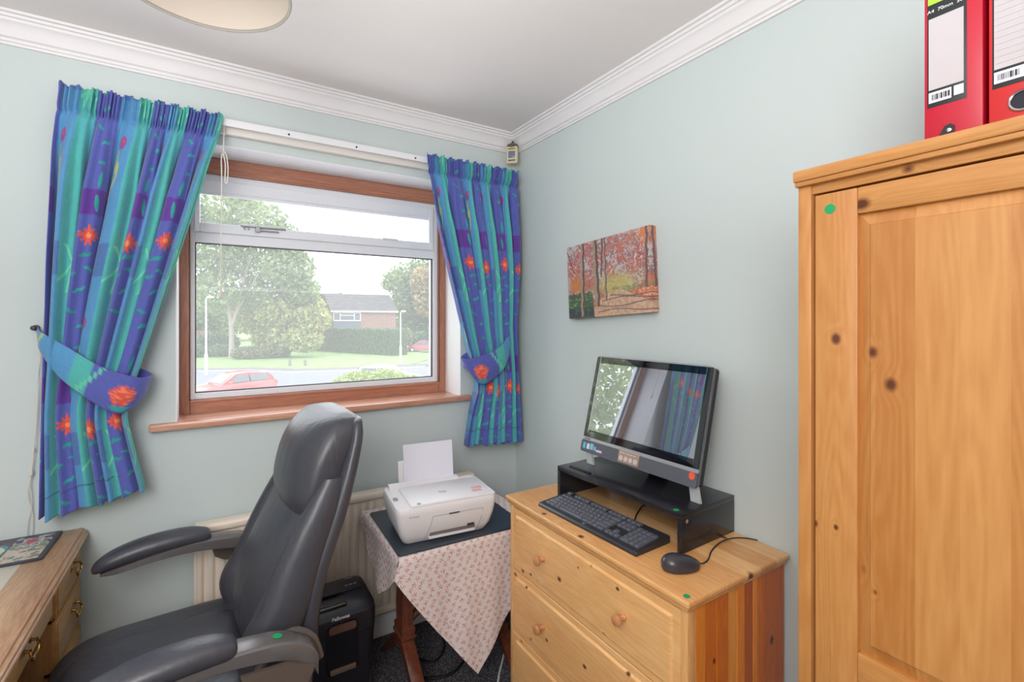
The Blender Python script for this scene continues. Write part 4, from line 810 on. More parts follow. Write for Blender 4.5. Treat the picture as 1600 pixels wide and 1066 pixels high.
b = B(); R = [[(.005+r*math.cos(2*PI*q/24), -.035+r*.85*math.sin(2*PI*q/24), .1478) for q in range(24)] for r in (.0165, .015)]; rings(b, R, cap=False); obj('logo_ring', b, M_gtxt, prn)
text('hp', .024, basis((.005, -.035, .1476), (1, 0, 0), (0, 1, 0), (0, 0, 1)), M_gtxt, prn); text('HP DeskJet', .008, basis((-.13, Fm(.105)-.0007, .108), (1, 0, 0), (0, 0, 1), (0, -1, 0)), M_gtxt, prn)
b = B(); box(b, .118, .16, -.06, -.035, .1474, .1479, .0002); box(b, .11, .15, -.09, -.066, .1474, .1479, .0002); obj('warning_sticker', b, mat('pale_pink_sticker', (226, 180, 172), .5), prn, label='faded pink sticker')

# floor cables under the table
b = B(); tube(b, smooth_path([(-.70, -.20, .006), (-.66, -.25, .006), (-.60, -.30, .006), (-.53, -.24, .006), (-.50, -.12, .006), (-.48, -.06, .006)]), .005, 8); tube(b, smooth_path([(-.72, -.30, .006), (-.66, -.38, .006), (-.56, -.40, .006), (-.46, -.33, .006), (-.40, -.22, .006)]), .006, 8)
tag(obj('power_cable', b, M_cable), 'black power cables looping on the carpet under the side table', 'cable')
b = B(); tube(b, smooth_path([(-.52, -.5, .005), (-.45, -.55, .005), (-.40, -.50, .005), (-.33, -.42, .005)]), .004, 8); tag(obj('white_cable', b, M_white), 'white cable lying on the carpet beside the chest of drawers', 'cable')

# ------------------------------------------------------------------ shredder
shr = thing('paper_shredder', 'black office paper shredder on the carpet between chair and side table', 'shredder', (-1.045, -.36, 0)); L = lambda bm: loc(bm, shr)
sx0_, sx1_, sy0_, sy1_ = -1.195, -.886, -.432, -.205
M_shr = mat('shredder_plastic', (34, 34, 42), .3, b=(400, .1, .0004, 2))
b = B(); rings(b, [[(a, c, z) for a, c in rrect(sx0_+i, sx1_-i, sy0_+i, sy1_-i, .035, 6)] for z, i in ((.012, .02), (.02, .016), (.3, .004), (.325, .002))]); obj('bin', L(b), M_shr, shr)
b = B(); rings(b, [[(a, c, z-max(0, (-.36-c))*k) for a, c in rrect(sx0_+i, sx1_-i, sy0_+i, sy1_-i, .04, 6)] for z, i, k in ((.328, 0, 0), (.385, -.001, 0), (.41, .002, .2), (.424, .010, .40), (.430, .025, .45))]); obj('cutter_head', L(b), M_shr, shr)
b = B(); box(b, -1.165, -.915, -.325, -.302, .425, .4335, .003); obj('paper_slot', L(b), M_blkpl, shr)
b = B(); box(b, -1.10, -.985, -.395, -.372, .412, .424, .005); obj('control_panel', L(b), M_gloss, shr)
b = B(); box(b, -1.06, -1.02, -.39, -.378, .420, .4265, .002); obj('power_switch', L(b), M_dgrey, shr)
b = B(); rings(b, [[(a, y, z) for a, z in rrect(-1.065, -.957, .20, .382, .018, 5)] for y in (sy0_+.006, sy0_-.003)]); obj('viewing_window', L(b), mat('smoked_window', (20, 20, 26), .08), shr, label='smoked viewing window')
b = B(); rings(b, [[(a, y, z) for a, z in rrect(-1.058, -.964, .348, .377, .010, 4)] for y in (sy0_-.003, sy0_-.004)]); obj('window_top_strip', L(b), mat('brown_tinted_plastic', (112, 84, 72), .2), shr)
b = B(); box(b, -1.055, -.965, sy0_-.009, sy0_, .205, .225, .004); obj('bin_handle', L(b), mat('worn_bronze_plastic', (124, 108, 96), .25, .3), shr, label='greyish bin handle')
text('Fellowes', .0175, basis((-1.018+1.045, sy0_-.0035+.36, .400), (1, 0, 0), (0, 0, 1), (0, -1, 0)), M_wtxt, shr, bold=.0004)
b = B()
for k in range(4): box(b, -1.15+k*.017, -1.138+k*.017, -.335, -.328, .4295, .4308)
for k in range(3): box(b, -.97+k*.016, -.959+k*.016, -.29, -.283, .4295, .4308)
box(b, -.96, -.93, -.24, -.235, .4295, .4308); o = obj('printed_icons', L(b), M_gtxt, shr); o['kind'] = 'stuff'
for x in (sx0_+.04, sx1_-.04):
    for y in (sy0_+.04, sy1_-.04): obj('castor', L(lathe(B(), [(.012, 0), (.014, .006), (.012, .0125)], (x, y, 0), 14)), M_blkpl, shr)

# ------------------------------------------------------------------ office chair
chr_ = thing('office_chair', 'high-backed black leather executive office chair facing the desk', 'chair', (-1.40, -.54, 0), math.radians(184))
# local: +x = front, +y = towards the camera (near side), z up
def loft(bm, prof, n=44, e=.62):
    """prof rows: z, x_front, x_rear, half width, wrap, bulge"""
    R = []
    for z, xfr, xrr, hw_, wr, bu in prof:
        xc = (xfr+xrr)/2; hd = (xfr-xrr)/2; ring = []
        for k in range(n):
            a = 2*PI*k/n; Y = hw_*sgnp(math.sin(a), e); q = sgnp(math.cos(a), e); yy = Y/max(hw_, 1e-4)
            X = xc+hd*q+wr*yy*yy+(bu*(1-yy*yy) if q > 0 else 0)*max(q, 0); ring.append((X, Y, z))
        R.append(ring)
    return rings(bm, R)
def bk(rows):
    return [(q[0], q[1]-.016-.026*min(1, max(0, (q[0]-.5)/.6)), q[2]-.016-.026*min(1, max(0, (q[0]-.5)/.6)))+tuple(q[3:]) for q in rows]
def dense(prof, k=5):
    A = np.array(prof, float); out = []
    for i in range(len(A)-1):
        P0 = A[max(i-1, 0)]; P1 = A[i]; P2 = A[i+1]; P3 = A[min(i+2, len(A)-1)]
        for j in range(k):
            t = j/k; out.append(.5*(2*P1+(P2-P0)*t+(2*P0-5*P1+4*P2-P3)*t*t+(3*P1-P0-3*P2+P3)*t**3))
    out.append(A[-1]); return out
# outer shell
b = B(); loft(b, dense(bk([(.455, -.19, -.22, .20, .0, 0), (.47, -.165, -.235, .235, .0, 0), (.55, -.155, -.235, .25, .01, 0), (.72, -.175, -.25, .258, .012, 0), (.914, -.235, -.31, .25, .012, 0), (1.08, -.285, -.345, .225, .01, 0), (1.14, -.30, -.348, .205, .008, 0), (1.155, -.315, -.34, .18, 0, 0)]))); obj('back_shell', b, M_leather, chr_)
# side bolsters either side of the padding
for s in (-1, 1):
    b = B(); R = []
    for z, x, rx, ry, yc in dense([(.475, -.10, .02, .02, .215), (.49, -.09, .05, .04, .215), (.58, -.085, .075, .05, .22), (.68, -.125, .07, .048, .222), (.80, -.165, .06, .04, .222), (.92, -.215, .05, .035, .215), (1.0, -.245, .03, .02, .21)]):
        x -= .016+.026*min(1, max(0, (z-.5)/.6)); R.append([(x+rx*sgnp(math.cos(2*PI*k/20), .8), s*yc+ry*sgnp(math.sin(2*PI*k/20), .8), z) for k in range(20)])
    rings(b, R); obj('side_bolster', b, M_leather, chr_)
# main back cushion and headrest
b = B(); loft(b, dense(bk([(.50, -.10, -.15, .15, 0, 0), (.515, -.065, -.16, .19, 0, .005), (.58, -.05, -.17, .205, .0, .02), (.68, -.07, -.19, .212, .005, .03), (.78, -.11, -.22, .215, .008, .03), (.88, -.155, -.25, .212, .008, .02), (.95, -.19, -.27, .20, .005, .01), (.965, -.215, -.265, .18, 0, 0)]))); obj('back_cushion', b, M_leather, chr_)
b = B(); loft(b, dense(bk([(.86, -.20, -.26, .16, 0, 0), (.875, -.165, -.27, .198, 0, .01), (.94, -.155, -.285, .212, .004, .02), (1.03, -.170, -.31, .214, .004, .025), (1.09, -.19, -.335, .21, .0, .025), (1.13, -.215, -.345, .196, -.003, .022), (1.155, -.24, -.34, .168, 0, .012), (1.167, -.27, -.325, .11, 0, 0)])), 44, .5); obj('headrest', b, M_leather, chr_)
# seat
def sfn(x, y, z):
    t = (x-.13)/.29; e_ = abs(y/.27); return (x, y, z+.018*max(0, e_-.55)/.45*(1 if z > .46 else 0)-(.035*max(0, t-.5)**2/.25*.6)+.0)
b = B(); pillow(b, (.118, 0, .46), (.268, .265, .062), .55, .42, 48, 20, sfn); obj('seat_cushion', b, M_leather, chr_)
b = B(); pillow(b, (.13, 0, .49), (.22, .185, .045), .6, .45, 40, 14, lambda x, y, z: (x, y, z-.03*max(0, (x-.28)/.1)**2*.2)); obj('seat_insert', b, M_leather, chr_)
b = B(); box(b, -.12, .38, -.22, .22, .385, .41, .01); obj('seat_pan', b, M_blkpl, chr_)
# arms
M_arm = mat('grey_arm_plastic', (112, 108, 108), .22, .3)
for s in (-1, 1):
    yc = s*.36
    b = B(); R = []
    for x, z, hy, hz in dense([(-.035, .695, .012, .008), (-.025, .696, .033, .022), (.02, .704, .042, .028), (.09, .706, .046, .030), (.17, .70, .046, .029), (.24, .685, .041, .025), (.278, .670, .028, .016), (.288, .666, .010, .006)]):
        R.append([(x+.018, yc+hy*sgnp(math.sin(2*PI*k/20), .8), z+hz*sgnp(math.cos(2*PI*k/20), .8)) for k in range(20)])
    rings(b, R); obj('armrest_pad', b, M_leather, chr_)
    b = B(); R = []
    for x, z, hy, hz in dense([(.284, .650, .02, .004), (.24, .656, .034, .010), (.15, .670, .038, .012), (.05, .676, .038, .016), (-.04, .668, .036, .020), (-.12, .650, .034, .024), (-.175, .618, .032, .026), (-.195, .585, .028, .028)]):
        R.append([(x+(.0), yc-s*.004+hy*sgnp(math.sin(2*PI*k/16), .3), z+hz*sgnp(math.cos(2*PI*k/16), .3)) for k in range(16)])
    rings(b, R); af = obj('arm_frame', b, M_arm, chr_)
    b = B(); prism(b, [(-.195, .60), (-.16, .63), (-.125, .638), (-.115, .55), (-.09, .41), (-.14, .40), (-.18, .48)], lambda x, z: (x, yc-s*.045, z), lambda x, z: (x, yc-s*.004, z)); obj('arm_bracket', b, M_arm, chr_)
    b = B(); prism(b, [(-.185, .598), (-.12, .628), (-.02, .636), (-.03, .60), (-.06, .580), (-.165, .555)], lambda x, z: (x, yc+s*.026, z), lambda x, z: (x, yc+s*.037, z)); obj('side_cover', b, mat('bronze_grey_cover', (104, 92, 84), .35, .2) if s < 0 else bpy.data.materials['bronze_grey_cover'], chr_)
    b = B(); box(b, -.12, -.04, min(yc-s*.01, s*.2), max(yc-s*.01, s*.2), .385, .405, .004); obj('arm_mount', b, M_blkpl, chr_)
    b = B(); tube(b, smooth_path([(-.06, s*.272, .52), (-.10, s*.272, .595), (-.155, s*.272, .625), (-.205, s*.272, .59), (-.225, s*.272, .53)], 5), .013, 10); obj('recline_hinge', b, M_arm, chr_, label='grey arched hinge')
b = B(); lathe(b, [(.011, 0), (.011, .0008), (.001, .001)], (0, 0, 0), 20); bmesh.ops.rotate(b, matrix=Matrix.Rotation(math.radians(10), 3, 'Y').inverted(), verts=b.verts); bmesh.ops.translate(b, vec=(-.105, .357, .6795), verts=b.verts); obj('round_sticker', b, M_green, chr_, label='green dot sticker')
# base
b = B(); lathe(b, [(.05, .40), (.05, .37), (.028, .36), (.028, .2), (.035, .2), (.035, .09), (.055, .085), (.055, .06)], (.1, 0, 0), 20); obj('gas_lift', b, M_blkpl, chr_)
for k in range(5):
    a = 2*PI*k/5+math.radians(-122); c, s_ = math.cos(a), math.sin(a); b = B(); tube(b, [(.1+.04*c, .04*s_, .085), (.1+.17*c, .17*s_, .08), (.1+.28*c, .28*s_, .065)], [.026, .02, .014], 8); lg = obj('leg', b, M_blkpl, chr_)
    b = B(); M_ = Matrix.Translation((.1+.28*c, .28*s_, .026)) @ Matrix.Rotation(a, 4, 'Z'); 
    for d in (-.014, .006): v0 = len(b.verts); lathe(b, [(.001, d), (.024, d), (.026, d+.002), (.026, d+.007), (.001, d+.008)], (0, 0, 0), 16, 'x')
    tube(b, [(0, 0, .02), (0, 0, .045)], .006, 8); bmesh.ops.transform(b, matrix=M_, verts=b.verts); obj('castor', b, M_blkpl, lg)

# ------------------------------------------------------------------ desk
dk = thing('pedestal_desk', 'oak pedestal desk with leather inset and brass handles at the left', 'desk', (-2.1, -.7, 0)); Od = Vector(dk.location); L = lambda bm: loc(bm, dk)
M_oak = pine('oak_desk_top', 1, (214, 178, 142), (164, 118, 82), scale=3.2, rough=.35, ringk=9, off=(1, 0, 4)); M_oakE = pine('oak_desk_front', 1, (220, 172, 104), (180, 128, 68), scale=3, rough=.4, ringk=8)
M_oakV = pine('oak_desk_upright', 2, (190, 136, 82), (146, 94, 50), scale=3, rough=.4, ringk=8)
DZ = .742; DX = -1.768; DXf = -1.786; dyA, dyB = -1.40, -.006
b = B(); box(b, -2.44, DX-.014, dyA, dyB, DZ-.018, DZ, .003); box(b, -2.44, DX-.004, dyA-.0, dyB, DZ-.020, DZ-.007, .005, 3); box(b, -2.44, DX, dyA, dyB, DZ-.030, DZ-.016, .006, 3); obj('desk_top', L(b), M_oak, dk)
obj('leather_inset', L(box(B(), -2.36, -1.882, dyA+.12, -.2, DZ-.001, DZ+.0006, .0002)), mat('cream_leather', (222, 214, 200), .4, b=(300, .15, .0005, 2)), dk, label='cream leather inset')
def handle(par, y, z):
    b = B(); x = DXf-.0
    for dy in (-.026, .026): lathe(b, [(.007, 0), (.007, .002), (.004, .004), (.003, .010), (.0045, .012), (.001, .014)], (0, 0, 0), 10, 'x'); 
    bmesh.ops.delete(b, geom=list(b.verts), context='VERTS')
    for dy in (-.026, .026): lathe(b, [(.008, 0), (.008, .002), (.004, .004), (.003, .012), (.005, .014), (.001, .016)], (x, y+dy, z+.012), 12, 'x')
    rings(b, [[(xx, y+q[0], z+q[1]) for q in ((-.038, .004), (-.03, .022), (-.012, .018), (0, .026), (.012, .018), (.03, .022), (.038, .004), (.022, -.004), (.01, .004), (0, -.008), (-.01, .004), (-.022, -.004))] for xx in (x, x+.0015)])
    tube(b, smooth_path([(x+.012, y-.026, z+.012), (x+.016, y-.03, z-.004), (x+.016, y-.018, z-.016), (x+.016, y, z-.012), (x+.016, y+.018, z-.016), (x+.016, y+.03, z-.004), (x+.012, y+.026, z+.012)], 5), .0032, 8)
    return obj('handle', L(b), M_brass, par, label='brass swan-neck handle')
def ped(ya, yb):
    obj('pedestal_side', L(box(B(), -2.42, DXf-.012, yb-.018, yb, 0, DZ-.03, .002)), M_oakV, dk); obj('pedestal_side', L(box(B(), -2.42, DXf-.012, ya, ya+.018, 0, DZ-.03, .002)), M_oakV, dk)
    for (z0, z1) in ((.592, .695), (.440, .580), (.270, .428), (.08, .258)):
        b = B(); box(b, DXf-.02, DXf-.004, ya+.004, yb-.004, z0, z1, .003); box(b, DXf-.005, DXf, ya+.012, yb-.012, z0+.008, z1-.008, .0025); d = obj('drawer', L(b), M_oakE, dk); handle(d, (ya+yb)/2+.03, (z0+z1)/2+.012)
    b = B(); box(b, DXf-.03, DXf-.008, ya, yb, 0, .075, .002)
    for z in (.583, .431, .262, .698): box(b, DXf-.03, DXf-.012, ya, yb, z-.002, z+.007)
    obj('pedestal_frame', L(b), M_oakV, dk)
ped(-.318, -.012); ped(-1.385, -1.05)
b = B(); box(b, DXf-.022, DXf-.006, -1.04, -.352, .618, .708, .003); box(b, DXf-.007, DXf-.002, -1.03, -.362, .626, .700, .0025); d = obj('drawer', L(b), M_oakE, dk); handle(d, -.60, .663); handle(d, -.85, .663)
obj('kneehole_rail', L(box(B(), DXf-.03, DXf-.02, -1.05, -.33, .60, .712, .002)), M_oakV, dk)
obj('modesty_panel', L(box(B(), -2.40, -2.385, -1.05, -.33, .2, DZ-.03)), M_oakV, dk)
# picture place mat
def matprint(a, c):
    n1 = fbm(a*60, c*60, 41, 4); n2 = fbm(a*150, c*150, 51, 2); C = np.zeros(a.shape+(3,)); C[:] = (28, 34, 52)
    inn = (a > .012) & (a < .298) & (c > .012) & (c < .208)
    right = inn & (a > .205); left = inn & (a < .201)
    C = mixc(C, (200, 190, 176), right); C = mixc(C, (120, 135, 120), right & (n1 < .42)); C = mixc(C, (206, 110, 92), right & (n2 > .58) & (c < .12)); C = mixc(C, (60, 60, 110), right & (n1 > .55) & (c > .13)); C = mixc(C, (220, 205, 120), right & (n2 > .68) & (c > .1)); C = mixc(C, (190, 60, 80), right & (np.hypot(a-.25, c-.165) < .016))
    C = mixc(C, (90, 54, 84), left & (c > .1)); C = mixc(C, (198, 132, 54), left & (a < .1) & (c > .15)); C = mixc(C, (228, 92, 110), left & (c < .07)); C = mixc(C, (240, 170, 120), left & (c < .06) & (n2 > .5))
    r = np.hypot((a-.138)/1.0, (c-.116)/.9); C = mixc(C, (40, 150, 160), left & (r < .072)); C = mixc(C, (226, 210, 184), left & (r < .06)); C = mixc(C, (190, 160, 130), left & (r < .06) & (n2 > .62))
    return s2la(C)
nm_, mm_ = 200, 150; a = np.linspace(0, .31, nm_)[None]*np.ones((mm_, 1)); c = np.linspace(0, .22, mm_)[:, None]*np.ones((1, nm_))
pm = thing('place_mat', 'dark-rimmed place mat with a printed colourful picture on the desk corner', 'place mat', (-1.815, -.018, DZ+.001), math.radians(0))
Pm = np.stack([a-.31, c-.22, .0046+0*a], -1); obj('printed_face', grid_mesh('mat', Pm, matprint(a, c)), attr_mat('mat_print', .25, None, .5), pm, False)
b = B(); P0 = rrect(-.313, .003, -.223, .003, .012, 4); rings(b, [[(x, y, 0) for x, y in P0], [(x, y, .0042) for x, y in P0]]); obj('mat_base', b, mat('dark_mat_rim', (48, 54, 68), .35), pm)
pm.location = (-1.835, -.016, DZ+.001); pm.rotation_euler = (0, 0, math.radians(-1))

# ================================================================== outside
GZ = -2.75
M_grass = mat('lawn_grass', (118, 144, 84), .9, b=(8, .6, .05, 4), var=.25, vscale=.8); M_road = mat('road_tarmac', (112, 112, 122), .85, var=.08, vscale=2); M_path = mat('pavement_tarmac', (98, 94, 98), .85, var=.08, vscale=1.5); M_kerb = mat('kerb_stone', (170, 165, 160), .8)
struct('ground', box(B(), -120, 160, 6, 260, GZ-.4, GZ-.06), M_grass)
def slab(name, poly, m, z0, z1):
    b = B(); prism(b, poly, lambda x, y: (x, y, z0), lambda x, y: (x, y, z1)); return struct(name, b, m)
slab('road', [(-40, 14), (40, 14), (40, 26), (22, 33.5), (14.5, 37.4), (9, 37.6), (4, 39.0), (1.5, 42.0), (-4, 44.5), (-14, 50), (-40, 62)], M_road, GZ-.08, GZ-.03)
slab('side_road', [(14.5, 37.4), (22, 33.5), (60, 36), (60, 60), (30, 62), (22, 46)], M_road, GZ-.08, GZ-.03)
slab('pavement', [(-40, 62), (-14, 50), (-4, 44.5), (1.5, 42), (4, 39), (9, 37.6), (14.5, 37.4), (16.5, 40.0), (14.5, 40.2), (9, 39.8), (4.8, 41.0), (2.2, 44), (-4, 47), (-13, 54), (-40, 66)], M_path, GZ-.07, GZ+.02)
slab('kerb', [(-14, 50.0), (-4, 44.5), (1.5, 42), (4, 39), (9, 37.6), (14.5, 37.4), (14.5, 37.2), (9, 37.4), (3.9, 38.8), (1.4, 41.8), (-4, 44.3), (-14, 49.8)], M_kerb, GZ-.07, GZ+.05)
slab('lawn', [(-40, 66), (-13, 54), (-4, 47), (2.2, 44), (4.8, 41), (9, 39.8), (14.5, 40.2), (17.5, 44), (22, 58), (10, 75), (-40, 100)], M_grass, GZ-.06, GZ+.04)

def foliage_mesh(name, blobs, n, size, seed, surf=.0):
    """leaf quads scattered through ellipsoids: blobs = (x,y,z,rx,ry,rz,weight)"""
    r = np.random.default_rng(seed); w_ = np.array([b_[6] for b_ in blobs], float); w_ /= w_.sum(); idx = r.choice(len(blobs), n, p=w_); Bb = np.array([b_[:6] for b_ in blobs])[idx]
    d = r.normal(size=(n, 3)); d /= np.linalg.norm(d, axis=1)[:, None]; rad_ = r.random(n)**(1/3 if surf == 0 else surf); c = Bb[:, :3]+d*rad_[:, None]*Bb[:, 3:]
    a = r.normal(size=(n, 3)); a /= np.linalg.norm(a, axis=1)[:, None]; b_ = np.cross(a, r.normal(size=(n, 3))); b_ /= np.linalg.norm(b_, axis=1)[:, None]; s = size*(.6+.8*r.random(n))[:, None]
    V = np.stack([c-a*s, c+b_*s*.55, c+a*s, c-b_*s*.55], 1).reshape(-1, 3)
    me = bpy.data.meshes.new(name); me.vertices.add(len(V)); me.vertices.foreach_set('co', V.reshape(-1).astype(np.float32)); me.loops.add(n*4); me.loops.foreach_set('vertex_index', np.arange(n*4, dtype=np.int32)); me.polygons.add(n); me.polygons.foreach_set('loop_start', np.arange(0, n*4, 4, dtype=np.int32)); me.update(calc_edges=True); return me
def leafmat(name, a, b_, trans=.35):
    m, n, l, p = newmat(name); g = n.new('ShaderNodeNewGeometry'); cr = n.new('ShaderNodeValToRGB'); l.new(g.outputs['Random Per Island'], cr.inputs[0]); cr.color_ramp.elements[0].color = (*s2l(a), 1); cr.color_ramp.elements[1].color = (*s2l(b_), 1)
    l.new(cr.outputs[0], p.inputs['Base Color']); p.inputs['Roughness'].default_value = .6; t = n.new('ShaderNodeBsdfTranslucent'); l.new(cr.outputs[0], t.inputs[0]); mx = n.new('ShaderNodeMixShader'); mx.inputs[0].default_value = trans
    l.new(p.outputs[0], mx.inputs[1]); l.new(t.outputs[0], mx.inputs[2]); l.new(mx.outputs[0], n['Material Output'].inputs[0]); return m
M_bark = mat('grey_bark', (150, 138, 132), .9, b=(6, .6, .05, 4)); M_barkd = mat('brown_bark', (96, 80, 72), .9)
LF = {'mid': leafmat('mid_green_leaves', (92, 114, 72), (158, 172, 118), .45), 'yel': leafmat('yellowing_leaves', (116, 132, 74), (196, 192, 130), .45), 'dark': leafmat('dark_conifer', (58, 80, 62), (92, 116, 84), .15), 'hedge': leafmat('hedge_leaves', (66, 90, 62), (112, 136, 92), .2), 'lime': leafmat('lime_shrub_leaves', (110, 136, 58), (186, 196, 104)), 'olive': leafmat('olive_shrub_leaves', (78, 84, 56), (140, 140, 96)), 'rust': leafmat('rusty_tree_leaves', (120, 110, 66), (196, 170, 124))}
def FP(px, py, D):
    u = (px-800)/748; v = (498-py)/748; F_ = (math.sin(YAW), math.cos(YAW)); R2 = (math.cos(YAW), -math.sin(YAW)); return (-1.412+D*(F_[0]+u*R2[0]), -2.2+D*(F_[1]+u*R2[1]), 1.465+D*v)
def tree(label, base, branches, blobs, leaf, n, size, seed, bark=M_bark, name='tree', tr=.3):
    t = thing(name, label, 'tree', (base[0], base[1], GZ)); L = lambda bm: loc(bm, t); b = B(); 
    for pts, r0, r1 in branches:
        sp = smooth_path(pts, 4); tube(b, sp, [r0+(r1-r0)*i/(len(sp)-1) for i in range(len(sp))], 8)
    obj('trunk', L(b), bark, t); me = foliage_mesh('foliage', [(x-base[0], y-base[1], z-GZ, a, c, d, w_) for x, y, z, a, c, d, w_ in blobs], n, size, seed); o = obj('foliage', me, LF[leaf], t, False); o['kind'] = 'stuff'; return t
# tall pale-barked tree beyond the road
D = 50.9; bx, by, _ = FP(362, 560, D); g = lambda px, py, dd=0: FP(px, py, D+dd)
bl = [(*g(px, py, dd), r, r, r*.8, w_) for px, py, dd, r, w_ in ((330, 350, 2, 2.6, .8), (370, 330, 0, 2.8, .9), (410, 345, -1, 2.6, .9), (440, 372, 1, 2.2, .9), (345, 400, 0, 3.0, 1.2), (400, 410, 2, 3.4, 1.6), (450, 420, 0, 2.8, 1.4), (300, 420, 1, 3.0, 1), (340, 455, -1, 2.6, .9), (420, 460, 2, 3.0, 1.2), (470, 450, 1, 2.0, .8), (250, 380, 2, 4, 1.2), (290, 320, 1, 3, .8), (380, 310, 2, 1.8, .5), (455, 400, 0, 1.6, .5))]
tree('tall spreading tree with pale forked trunk across the road, seen at left in the window', (bx, by), [([(bx, by, GZ), g(362, 530), g(361, 505), g(356, 470), g(350, 430), g(345, 380)], .30, .08), ([g(361, 512), g(372, 480), g(380, 440), g(392, 400), g(400, 360)], .2, .06), ([g(371, 485), g(392, 450), g(410, 420), g(440, 400)], .12, .04), ([g(352, 440), g(335, 405), g(315, 370)], .10, .03), ([g(358, 480), g(345, 455), g(338, 430)], .1, .04), ([g(380, 440), g(374, 400), g(372, 350)], .1, .03)], bl, 'mid', 15000, .26, 3)
D = 52.5; bx, by, _ = FP(452, 556, D); bl = [(*g(px, py, dd), r, r, r*.75, w_) for px, py, dd, r, w_ in ((400, 500, 2, 2.4, 1.3), (380, 470, 3, 2.4, 1), (440, 490, 0, 2.6, 1.7), (470, 470, 1, 2.2, 1.3), (485, 500, 0, 2.2, 1.5), (450, 525, 0, 2.2, 1.5), (420, 530, 1, 1.9, 1), (475, 530, -1, 2.0, 1.2), (460, 445, 1, 1.8, .8), (492, 478, 1, 1.2, .5))]
tree('lower bushy tree with yellowing leaves left of the clipped hedge', (bx, by), [([(bx, by, GZ), g(450, 530), g(445, 500), g(440, 470)], .16, .05)], bl, 'yel', 15000, .22, 5)
D = 64; bx, by, _ = FP(504, 545, D); bl = [(*g(503, py), r, r, 1.6, w_) for py, r, w_ in ((478, .7, .6), (490, 1.1, 1), (508, 1.4, 1.3), (528, 1.5, 1.4), (545, 1.5, 1))]
tree('dark narrow conifer at the left corner of the house', (bx, by), [([(bx, by, GZ), g(503, 480)], .15, .04)], bl, 'dark', 6000, .2, 6, M_barkd, 'conifer_tree')
D = 78; bx, by, _ = FP(655, 548, D); bl = [(*g(px, py, dd), r, r, r*.8, w_) for px, py, dd, r, w_ in ((640, 440, 0, 4, 1.2), (618, 440, 2, 2.4, .6), (670, 430, 0, 4, 1.2), (655, 470, 0, 4.2, 1.4), (690, 460, 0, 4.5, 1.5), (630, 475, 2, 2.6, .7), (635, 505, 3, 3, .8), (680, 500, 0, 4, 1.3), (610, 445, 1, 1.3, .3), (655, 500, 2, 3, .9), (720, 430, 0, 6, 1.5))]
tree('broad tree behind the parked red car, right of the house', (bx, by), [([(bx, by, GZ), g(655, 520), g(653, 495), g(645, 460), g(635, 435)], .4, .1), ([g(654, 500), g(665, 470), g(675, 440)], .22, .08)], bl, 'mid', 16000, .3, 8, M_barkd)
D = 72; bx, by, _ = FP(672, 548, D); bl = [(*g(px, py, dd), r, r, r, w_) for px, py, dd, r, w_ in ((665, 440, 0, 2.4, 1), (672, 470, 0, 2.6, 1), (690, 450, 0, 3, 1))]
tree('rust-tinged tree at the right edge of the window view', (bx, by), [([(bx, by, GZ), g(672, 500), g(670, 460)], .2, .06)], bl, 'rust', 4500, .28, 9, M_barkd)
bl = [(-13+dx, 13+dy, z, r_, r_, r_*.9, 1) for dx, dy, z, r_ in ((0, 0, 2, 3.2), (-2, 1, 4.5, 3), (2, 1, 3.6, 2.6), (1, -1, .5, 2.4), (-3, -1, 1.6, 2.6), (0, 0, 6, 2.6))]
tree('yellow-green tree close outside to the left, seen only as a reflection in the computer screen', (-13, 13), [([(-13, 13, GZ), (-13, 13, 0), (-12.6, 13, 3), (-12.4, 13, 6)], .2, .06), ([(-13, 13, .5), (-11.5, 12.5, 2.6), (-10.5, 12, 4.4)], .09, .03), ([(-13, 13, .2), (-14.5, 12.6, 2), (-15.5, 12, 4)], .09, .03)], bl, 'lime', 9000, .16, 12)
# background tree belt at the left and behind the house
for i, (px, D, w_, h, lf, lab) in enumerate(((300, 88, 8, 11, 'mid', 'dense green tree far behind the fence at the left of the view'), (350, 94, 9, 9, 'lime', 'pale green tree far behind the pale-barked tree'), (420, 96, 9, 8, 'mid', 'far green tree behind the yellowing tree'), (655, 110, 12, 9, 'dark', 'dark far trees behind the broad tree at the right'), (730, 100, 9, 11, 'mid', 'far green tree hidden partly by the right jamb'), (240, 80, 9, 12, 'mid', 'green tree beyond the left curtain'))):
    x, y, _ = FP(px, 540, D); bl = [(x+dx, y+dy, GZ+h*q, w_*.5, w_*.5, h*.28, 1) for dx, dy, q in ((0, 0, .72), (-w_*.35, 1, .45), (w_*.35, 0, .5), (0, -1, .35))]
    tree(lab, (x, y), [([(x, y, GZ), (x, y, GZ+h*.6)], .25, .1)], bl, lf, 5000, .34, 20+i, M_barkd)
# shrubs
def shrub(label, px, D, w_, dpt, h, leaf, n, size, seed, rot=0):
    x, y, _ = FP(px, 550, D); s = thing('shrub', label, 'shrub', (x, y, GZ), rot); b = B()
    for k in range(5): tube(b, [(.1*math.cos(k), .1*math.sin(k), 0), (w_*.3*math.cos(k*1.3), dpt*.3*math.sin(k*1.3), h*.6)], .03, 5)
    obj('stems', b, M_barkd, s); r = np.random.default_rng(seed)
    bl = [(w_*.55*(r.random()*2-1), dpt*.5*(r.random()*2-1), h*.42, w_*.42, dpt*.5, h*.5, 1) for _ in range(7)]; me = foliage_mesh('foliage', bl, n, size, seed, .5); v = np.zeros(len(me.vertices)*3, np.float32); me.vertices.foreach_get('co', v); v = v.reshape(-1, 3); v[:, 2] = np.maximum(v[:, 2], .02); me.vertices.foreach_set('co', v.reshape(-1)); o = obj('foliage', me, LF[leaf], s, False); o['kind'] = 'stuff'
shrub('low rounded green shrub bed to the left of the pale trunk', 335, 53, 2.6, 1.5, 1.5, 'hedge', 6000, .14, 31)
